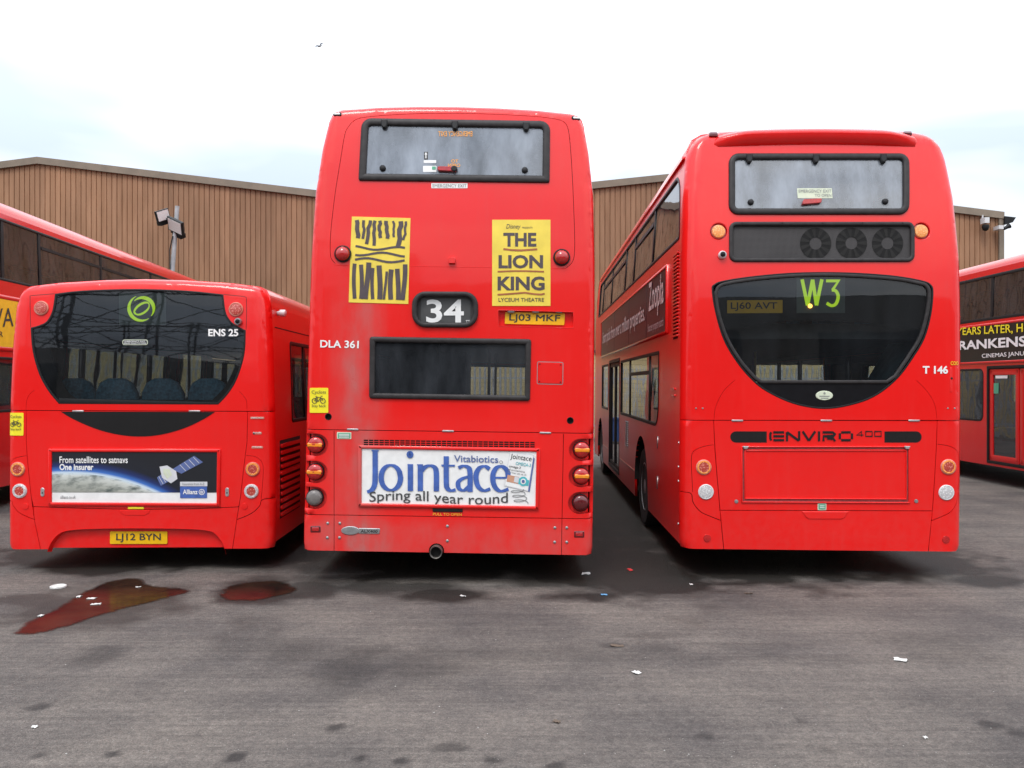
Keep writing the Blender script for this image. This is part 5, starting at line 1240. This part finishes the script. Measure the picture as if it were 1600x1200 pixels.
    lg = b.rp('print', [(282, 752.5), (324.5, 752.5), (324.5, 759.5), (282, 759.5)], 'advert_grey', ad, .0105, .001); b.text('Insurance from A-Z', (286, 754, 320, 757.8), 'grey_print', lg, .013)
    lg = b.rp('print', [(282, 760), (324, 760), (324, 778), (282, 778)], 'blue_print', ad, .0105, .001); b.text('Allianz', (286.5, 764.5, 309.5, 772), 'white_print', lg, .013, .02)
    b.strokes('emblem', [(ellipse(316, 768.5, 4.2, 4.2, 16)[:-1], .9, .9, True)] + [([(x, 766 + (x != 316) * .8), (x, 771)], .9, .9, False) for x in (314.3, 316, 317.7)], 'white_print', lg, .013)
    b.text('allianz.co.uk', (95, 774, 119, 779), 'grey_print', ad, .009)
    for x, y in ((66.5, 769), (355, 769)):
        q = b.pad('lock_plate', rrect(x - 3, y - 7, x + 3, y + 7, 2.9, 4), .006, 'aluminium', ed); b.lathe('lock', x, y + 1, [(.008, 0), (.006, .003)], 'rubber', q, .005, 10)
    b.pad('handle_tag', rrect(200, 792, 225, 795.6, .5, 1), .008, 'yellow_sticker', ed)
    b.pad('handle_recess', [(187, 797), (235, 797), (233, 802), (226, 805.5), (196, 805.5), (189, 802)], .004, 'red', None, -.012)
    for k, w_ in ((650, 11), (674, 7), (696, 9)): b.rp('sticker', rrect(402 - w_, k + 1, 402 + w_, k + 4.6, 1.2, 2), 'bezel_pink')
    for tx, bx in (('EMERGENCY ENGINE', (393, 651.8, 411, 653.6)), ('PULL TO OPEN', (396, 674.8, 408, 677)), ('ENGINE', (395, 697, 409, 699))): b.text(tx, bx, 'white_print', None, .007, .01)
    b.lathe('lock', 397, 677, [(.012, 0), (.008, .006)], 'rubber', None, 0, 10)
    pl = b.rp('number_plate', rrect(169, 831.5, 259, 851, 1.5, 2), 'plate_yellow', None, -.035, .006); b.text('LJ12 BYN', (179, 834.5, 249, 848.5), 'black_print', pl, -.032, .012)
    for pos in ([(28, 733), (31, 767)], [(395, 733), (393, 767.5)]):
        for k, (x, y) in enumerate(pos):
            q = b.lathe('rear_lamp', x, y, [(.067, -.01), (.067, .006), (.062, .012), (.056, .008)], 'bezel_pink' if k == 0 else 'camera_body', None, 0, 28); b.lathe('lens', x, y, [(.056, .005), (.05, .012), (.004, .015)], 'led_red', q, 0, 28)
            b.lathe('indicator_ring', x, y, [(.060, .009), (.055, .0155), (.043, .0155), (.041, .011)], 'led_amber' if k == 0 else 'led_white', q, 0, 28)
    for x, y in ((40, 791), (382, 791)): b.lathe('reflector', x, y, [(.030, 0), (.028, .005), (.004, .006)], 'red', None, 0, 20)
    cyclist_sticker(b, 13.5, 645, 37, 680.5)
    # body
    b.roof(); b.chassis()
    wn = dict(s=(.62, 9.6), z=(1.35, 2.18), pillars=[1.25, 3.0, 4.8, 6.6, 8.2], hoppers=[1, 3], r=.05)
    b.build_side(1, [wn], [(2.6, .56), (8.2, .56)], .26); b.build_side(-1, [dict(s=(.62, 5.0), z=(1.35, 2.18), pillars=[1.25, 3.0], hoppers=[1], r=.05), dict(s=(5.2, 6.6), z=(.34, 2.2), door=1), dict(s=(6.8, 9.4), z=(1.35, 2.18), pillars=[8.0], r=.05)], [(2.6, .56), (8.2, .56)], .26, gmat='glass_clear')
    fm = b.side(1)
    gb = panel('vent_backing', fm, [(.14, .45), (.95, .45), (.95, 1.20), (.14, 1.20)], (), None, 'soot', rt, .002, .001, .5)
    for k in range(11): z = .47 + k * .066; panel('louvre', fm, [(.16, z), (.93, z), (.93, z + .036), (.16, z + .036)], (), None, 'red', gb, .018, .016, .5)
    panel('roof_joint', fm, [(.08, 2.28), (9.8, 2.28), (9.8, 2.29), (.08, 2.29)], (), None, 'rubber', rt, .003, .003, .5)
    q = MB().lathe([(.02, -.02), (.022, .02), (.034, .025), (.034, .075), (.02, .085)], Matrix.Translation(fm(.2, 2.43, 0)) @ Matrix.Rotation(R(90), 4, 'Y'), 16).build('side_camera', 'camera_body', rt, True)
    b.front_end([(1.1, 1.0, 2.4)], 'glass_side')
    b.slab('lower_floor', .40, .05, 'interior_floor'); MB().box((-1.12, .25, .42), (1.12, 1.0, 1.02)).build('rear_platform', 'interior_dark', rt)
    for k, x in enumerate((-.83, -.42, .03, .48)): seat(b, x, .50, .655)
    for r_ in range(4):
        for x in (-.95, -.5, .5, .95): seat(b, x, 1.6 + r_ * .8, .42)
    v = [(-1.15, .16, 1.55), (-.95, .2, 1.55), (-1.14, .18, 2.3), (-1.15, .5, 1.55), (-.98, .5, 1.55), (-1.14, .5, 2.3)]
    mk('corner_fairing', v, [(0, 1, 2), (1, 4, 5, 2), (3, 5, 4), (0, 2, 5, 3)], 'interior_grey', rt)
    for x, y in ((-.25, 1.9), (.25, 2.7), (-.25, 4.2), (.25, 5.5)): pole(b, x, y, .4, 2.55, 'black_trim')
    return b
BL = bus_left()

# ------------------------------------------------------------------ the two buses half hidden behind
def bus_far(label, loc, yaw, seen, bands, text_fn, arches, length, off_bands, k=1.0):
    prof = [(1.24, .30), (1.25, .35), (1.255, 1.0), (1.25, 2.0), (1.245, 2.9), (1.235, 3.5), (1.225, 3.9), (1.21, 4.12), (1.18, 4.22), (1.10, 4.30), (.8, 4.36), (0, 4.40)]
    prof = [(a, c if c < 2 else 2 + (c - 2) * k) for a, c in prof]
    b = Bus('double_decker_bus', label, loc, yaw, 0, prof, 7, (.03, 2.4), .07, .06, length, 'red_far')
    zs = 1.35
    hu = quadr((-.95, 3.55), (.95, 3.55), (.95, 2.95), (-.95, 2.95), .1); hl = quadr((-.8, 2.1), (.8, 2.1), (.8, 1.5), (-.8, 1.5), .1)
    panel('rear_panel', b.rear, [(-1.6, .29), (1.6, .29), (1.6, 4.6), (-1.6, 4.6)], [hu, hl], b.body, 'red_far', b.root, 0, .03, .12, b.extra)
    for h in (hu, hl):
        g = panel('rear_window', b.rear, h, (), None, 'glass_side', b.root, -.01, 0, .3); ring('window_gasket', b.rear, inset(h, -.02), inset(h, .03), .015, 'gasket', g)
    for sx in (-1, 1):
        for z in (.75, 1.0, 1.25): MB().lathe([(.075, 0), (.07, .02), (.04, .035), (.004, .04)], b.frame(sx * 1.08, z), 16).build('rear_lamp', 'lens_red', b.root, True)
    b.build_side(seen, bands, arches, .32); b.build_side(-seen, off_bands, arches, .32)
    b.roof(); b.chassis(); b.front_end([(1.1, 1.1, 2.1), (1.1, 2.9, 3.65)])
    b.slab('lower_floor', .42, .05, 'interior_floor'); b.slab('upper_floor', 2.30, .14, 'interior_dark')
    for q in range(9):
        for x in (-.9, -.45, .45, .9): seat(b, x, 1.2 + q * .9, 2.30)
    for q in range(4): pole(b, (-1) ** q * .25, 2 + q * 1.9, .42, 2.2); pole(b, (-1) ** q * .25, 2.4 + q * 1.9, 2.3, 3.8)
    text_fn(b); return b
def left_ad(b):
    fm = b.side(1)
    ad = panel('side_advert', fm, [(.5, 2.26), (5.2, 2.26), (5.2, 2.92), (.5, 2.92)], (), None, 'yellow_advert', b.root, .014, .01, .5); ad['label'] = 'yellow side advert with black letters'
    o_ = quadr((.44, 2.98), (5.26, 2.98), (5.26, 2.20), (.44, 2.20), .01, 1); ring('advert_frame', fm, o_, inset(o_, .06), .022, 'red_far', ad, -.002)
    LEFT_AD.append((b, fm, ad))
LEFT_AD = []
yl = 2.9
BFL = bus_far('red double-decker bus with yellow side advert, half hidden behind the single-decker', (-8.22, 10.0, 0), 3.6, 1,
        [dict(s=(.4, 10.6), z=(3.18, 4.05), pillars=[1.42, 2.47, 4.65, 7.05, 9.2], hoppers=[2, 3, 4], r=.07), dict(s=(.5, 2.6), z=(1.35, 2.12), pillars=[], r=.06), dict(s=(3.0, 9.6), z=(1.35, 2.12), pillars=[4.8, 6.6, 8.2], hoppers=[0, 1], r=.06)],
        left_ad, [(3.2, .58), (8.9, .58)], 11.0, [dict(s=(.4, 10.6), z=(3.18, 4.05), pillars=[2.45, 4.4, 6.3, 8.3], r=.07), dict(s=(3.8, 8.2), z=(1.35, 2.12), pillars=[5.6], r=.06)])
def sloc(b, sd, px, py):
    """picture point -> (s, z) on a bus side"""
    o = b.Mi @ Vector((0, 0, CAMZ)); d = b.Mi.to_3x3() @ Vector(((px - CX) / FPX, 1, (HY - py) / FPX)); x = sd * 1.25
    for _ in range(6):
        t = (x - o.x) / d.x; z = o.z + d.z * t; x = sd * b.w(z)
    y = o.y + d.y * t; return (y - b.Rc, z)
def side_text(b, sd, tx, tl, tr, bl, br, mat, par, bold=0., off=.02, shear=0.):
    """picture box on the side, letters bent to lie on it"""
    fm = b.side(sd); c = [sloc(b, sd, *p) for p in (tl, tr, br, bl)]; v, f = text2(tx, bold, shear); V = []
    for a, q, l_ in v:
        V.append(fm(*[(c[0][i] * (1 - a) + c[1][i] * a) * q + (c[3][i] * (1 - a) + c[2][i] * a) * (1 - q) for i in (0, 1)], off + l_ * .0004))
    return mk('lettering', V, f, mat, par)
b, fm, ad = LEFT_AD[0]
side_text(b, 1, 'VA', (-14, 482), (19, 481), (-14, 512), (19, 510), 'black_print', ad, .0)
side_text(b, 1, 'R', (-3.5, 518), (2.5, 518), (-3.5, 526), (2.5, 526), 'black_print', ad, .0)
h = MB().tube([fm(10.6, 4.20, -.02), fm(10.75, 4.36, .04), fm(11.1, 4.36, .05), fm(11.3, 4.2, .02), fm(11.25, 4.0, 0)], .03, 8).build('grab_handle', 'aluminium', b.root, True)
def right_ad(b): pass
BFR = bus_far('red double-decker bus with black film advert, at the right edge of the picture', (9.61, 9.6, 0), 0.0, -1,
        [dict(s=(.4, 10.4), z=(2.86, 3.66), pillars=[2.9, 4.86, 6.8, 8.6], hoppers=[], r=.1, fw=.05), dict(s=(2.25, 4.98), z=(.36, 2.06), door=1, leaves=3, dmat='red_far', fr=.10, rail=1), dict(s=(5.08, 6.6), z=(1.08, 2.02), pillars=[], r=.12), dict(s=(7.0, 8.6), z=(1.3, 2.02), pillars=[], r=.06)],
        right_ad, [(1.6, .56), (9.2, .5)], 10.6, [dict(s=(.4, 10.4), z=(2.86, 3.66), pillars=[2.2, 4.2, 6.15, 8.35], r=.1), dict(s=(2.8, 8.4), z=(1.35, 2.02), pillars=[4.6, 6.6], r=.06)], .83)
b = BFR; fm = b.side(-1)
ad = panel('side_advert', fm, [(1.2, 2.14), (8.6, 2.14), (8.6, 2.77), (1.2, 2.77)], (), None, 'advert_black', b.root, .012, .01, .5, flip=True); ad['label'] = 'black side advert with yellow and white lettering'
o_ = quadr((1.15, 2.81), (8.65, 2.81), (8.65, 2.10), (1.15, 2.10), .01, 1); ring('advert_frame', fm, o_, inset(o_, .045), .02, 'red_far', ad, -.002, True)
side_text(b, -1, 'YEARS LATER, H', (1497, 512.5), (1600, 505), (1497, 526), (1600, 521), 'yellow_sticker', ad, .012)
side_text(b, -1, 'RANKENS', (1500, 533), (1606, 524.5), (1500, 547), (1606, 541), 'white_print', ad, .03)
side_text(b, -1, 'CINEMAS JANU', (1536, 553), (1602, 548.5), (1536, 561.5), (1602, 557.5), 'white_print', ad, .01)
panel('sticker', fm, [(4.75, 1.84), (4.4, 1.84), (4.4, 1.89), (4.75, 1.89)], (), None, 'white_print', b.root, -.02, .002, .5, flip=True)
panel('sticker', fm, [(4.8, 1.58), (4.66, 1.58), (4.66, 1.76), (4.8, 1.76)], (), None, 'green_label', b.root, -.02, .002, .5, flip=True)

# ------------------------------------------------------------------ bird and litter
def bird():
    X, Z = wpt(500, 72, 42); r = empty('bird', (X, 42, Z)); tag(r, 'small grey gull flying high above the route 34 bus', 'bird')
    r.rotation_euler = (0, R(-35), R(50)); r.scale = (.72, .72, .72)
    V = []; n = 8
    for y, rad in ((-.22, .01), (-.14, .045), (0, .065), (.12, .05), (.19, .035), (.23, .012)):
        for k in range(n): a = 2 * math.pi * k / n; V.append((rad * math.cos(a), y, rad * .9 * math.sin(a)))
    F = [(r_ * n + k, r_ * n + (k + 1) % n, (r_ + 1) * n + (k + 1) % n, (r_ + 1) * n + k) for r_ in range(5) for k in range(n)]
    mk('body', V, F, 'bird_grey', r, True)
    for sd in (-1, 1):
        P = [(.03, .08, .02), (.24, .12, .14), (.44, .0, .10), (.40, -.05, .09), (.22, -.02, .12), (.03, -.08, .01)]
        v = [(sd * a, b_, c + .006) for a, b_, c in P] + [(sd * a, b_, c - .006) for a, b_, c in P]
        mk('wing', v, [tuple(range(6)), tuple(range(11, 5, -1))] + [(i, (i + 1) % 6, 6 + (i + 1) % 6, 6 + i) for i in range(6)], 'bird_dark', r)
bird()
def scrap(px, py, w_, d_, mat, label, seed, rot=0):
    x, y = gpt(px, py); rr = random.Random(seed); k = y / FPX; nx, ny = 5, 4; V = []
    W_, D_ = w_ * k * .85, d_ * k * y / CAMZ * .7
    for j in range(ny):
        for i in range(nx):
            a, c = (i / (nx - 1) - .5) * W_ * rr.uniform(.8, 1.1), (j / (ny - 1) - .5) * D_ * rr.uniform(.75, 1.1); V.append((a, c, .004 + rr.uniform(0, .008)))
    F = [(j * nx + i, j * nx + i + 1, (j + 1) * nx + i + 1, (j + 1) * nx + i) for j in range(ny - 1) for i in range(nx - 1)]
    o = mk('litter_scrap', V, F, mat); o.location = (x, y, 0); o.rotation_euler = (0, 0, R(rot))
    md = o.modifiers.new('thickness', 'SOLIDIFY'); md.thickness = .002
    tag(o, label, 'litter', 'scraps of litter on the asphalt')
SC = [(1407, 1032, 22, 7, 'scrap_white', 'torn white paper scrap lying alone on the right foreground asphalt', -25), (995, 1052, 14, 6, 'scrap_white', 'crumpled white scrap on the asphalt below the gap between the double-deckers', 20),
      (916, 897, 16, 4, 'scrap_white', 'white paper scrap in the damp patch beside the route 34 bus', 0), (984, 891, 8, 4, 'scrap_red', 'small red scrap in the damp patch between the double-deckers', 10),
      (944, 930, 12, 3, 'scrap_blue', 'small pale blue scrap at the edge of the damp patch', 0), (723, 932, 7, 4, 'scrap_white', 'small pale scrap on the damp patch below the exhaust pipe', 40),
      (870, 1129, 13, 5, 'scrap_brown', 'dark brown leaf scrap on the open foreground asphalt', -30), (964, 1010, 24, 4, 'scrap_brown', 'long brown flattened scrap on the asphalt right of centre', 0),
      (1446, 1154, 7, 4, 'scrap_white', 'tiny white scrap near the lower right corner', 15), (1080, 914, 6, 3, 'scrap_white', 'tiny white scrap before the route W3 bus', 0), (1170, 928, 14, 2, 'scrap_brown', 'thin brown twig-like scrap before the route W3 bus', 0),
      (143, 936, 16, 4, 'scrap_white', 'larger white scrap floating in the long puddle', 10), (150, 945, 18, 3, 'scrap_white', 'thin white strip floating in the long puddle', 25), (64, 963, 9, 4, 'scrap_white', 'white scrap at the near end of the long puddle', 0),
      (216, 918, 9, 2, 'scrap_white', 'thin pale scrap at the far end of the long puddle', 0), (124, 933, 7, 4, 'scrap_white', 'small white scrap on the far rim of the long puddle', 0), (54, 1137, 10, 5, 'scrap_white', 'pale flat scrap near the lower left corner', 30)]
for k, (px, py, w_, d_, mt, lb, rt_) in enumerate(SC): scrap(px, py, w_, d_, mt, lb, k, rt_)
def lid():
    x, y = gpt(91, 918); k = y / FPX
    o = MB().lathe([(12 * k, 0), (12 * k, .012), (10.5 * k, .016), (9.5 * k, .008), (.004, .008)], Matrix.Translation((0, 0, .003)), 28).build('cup_lid', 'scrap_white', None, True); o.location = (x, y, 0); tag(o, 'round white cup lid on the asphalt beside the long puddle', 'lid')
lid()
def grit():
    m = MB(); rr = random.Random(5)
    for k in range(1100):
        py = 880 + 318 * rr.random() ** .8; px = rr.uniform(-20, 1620); x, y = gpt(px, py); s = rr.uniform(.0012, .0034) * (1.9 if rr.random() < .05 else 1)
        a = rr.uniform(0, 6.28); v = [(x + s * rr.uniform(.6, 1.2) * math.cos(a + q * 2.1), y + s * rr.uniform(.6, 1.2) * math.sin(a + q * 2.1), .001) for q in range(3)] + [(x, y, s * rr.uniform(.5, .9))]
        m.add(v, [(0, 1, 3), (1, 2, 3), (2, 0, 3)])
    o = m.build('grit', 'grit_stone'); tag(o, 'pale grit and tiny stone chips scattered over the asphalt', 'grit', kind='stuff')
grit()
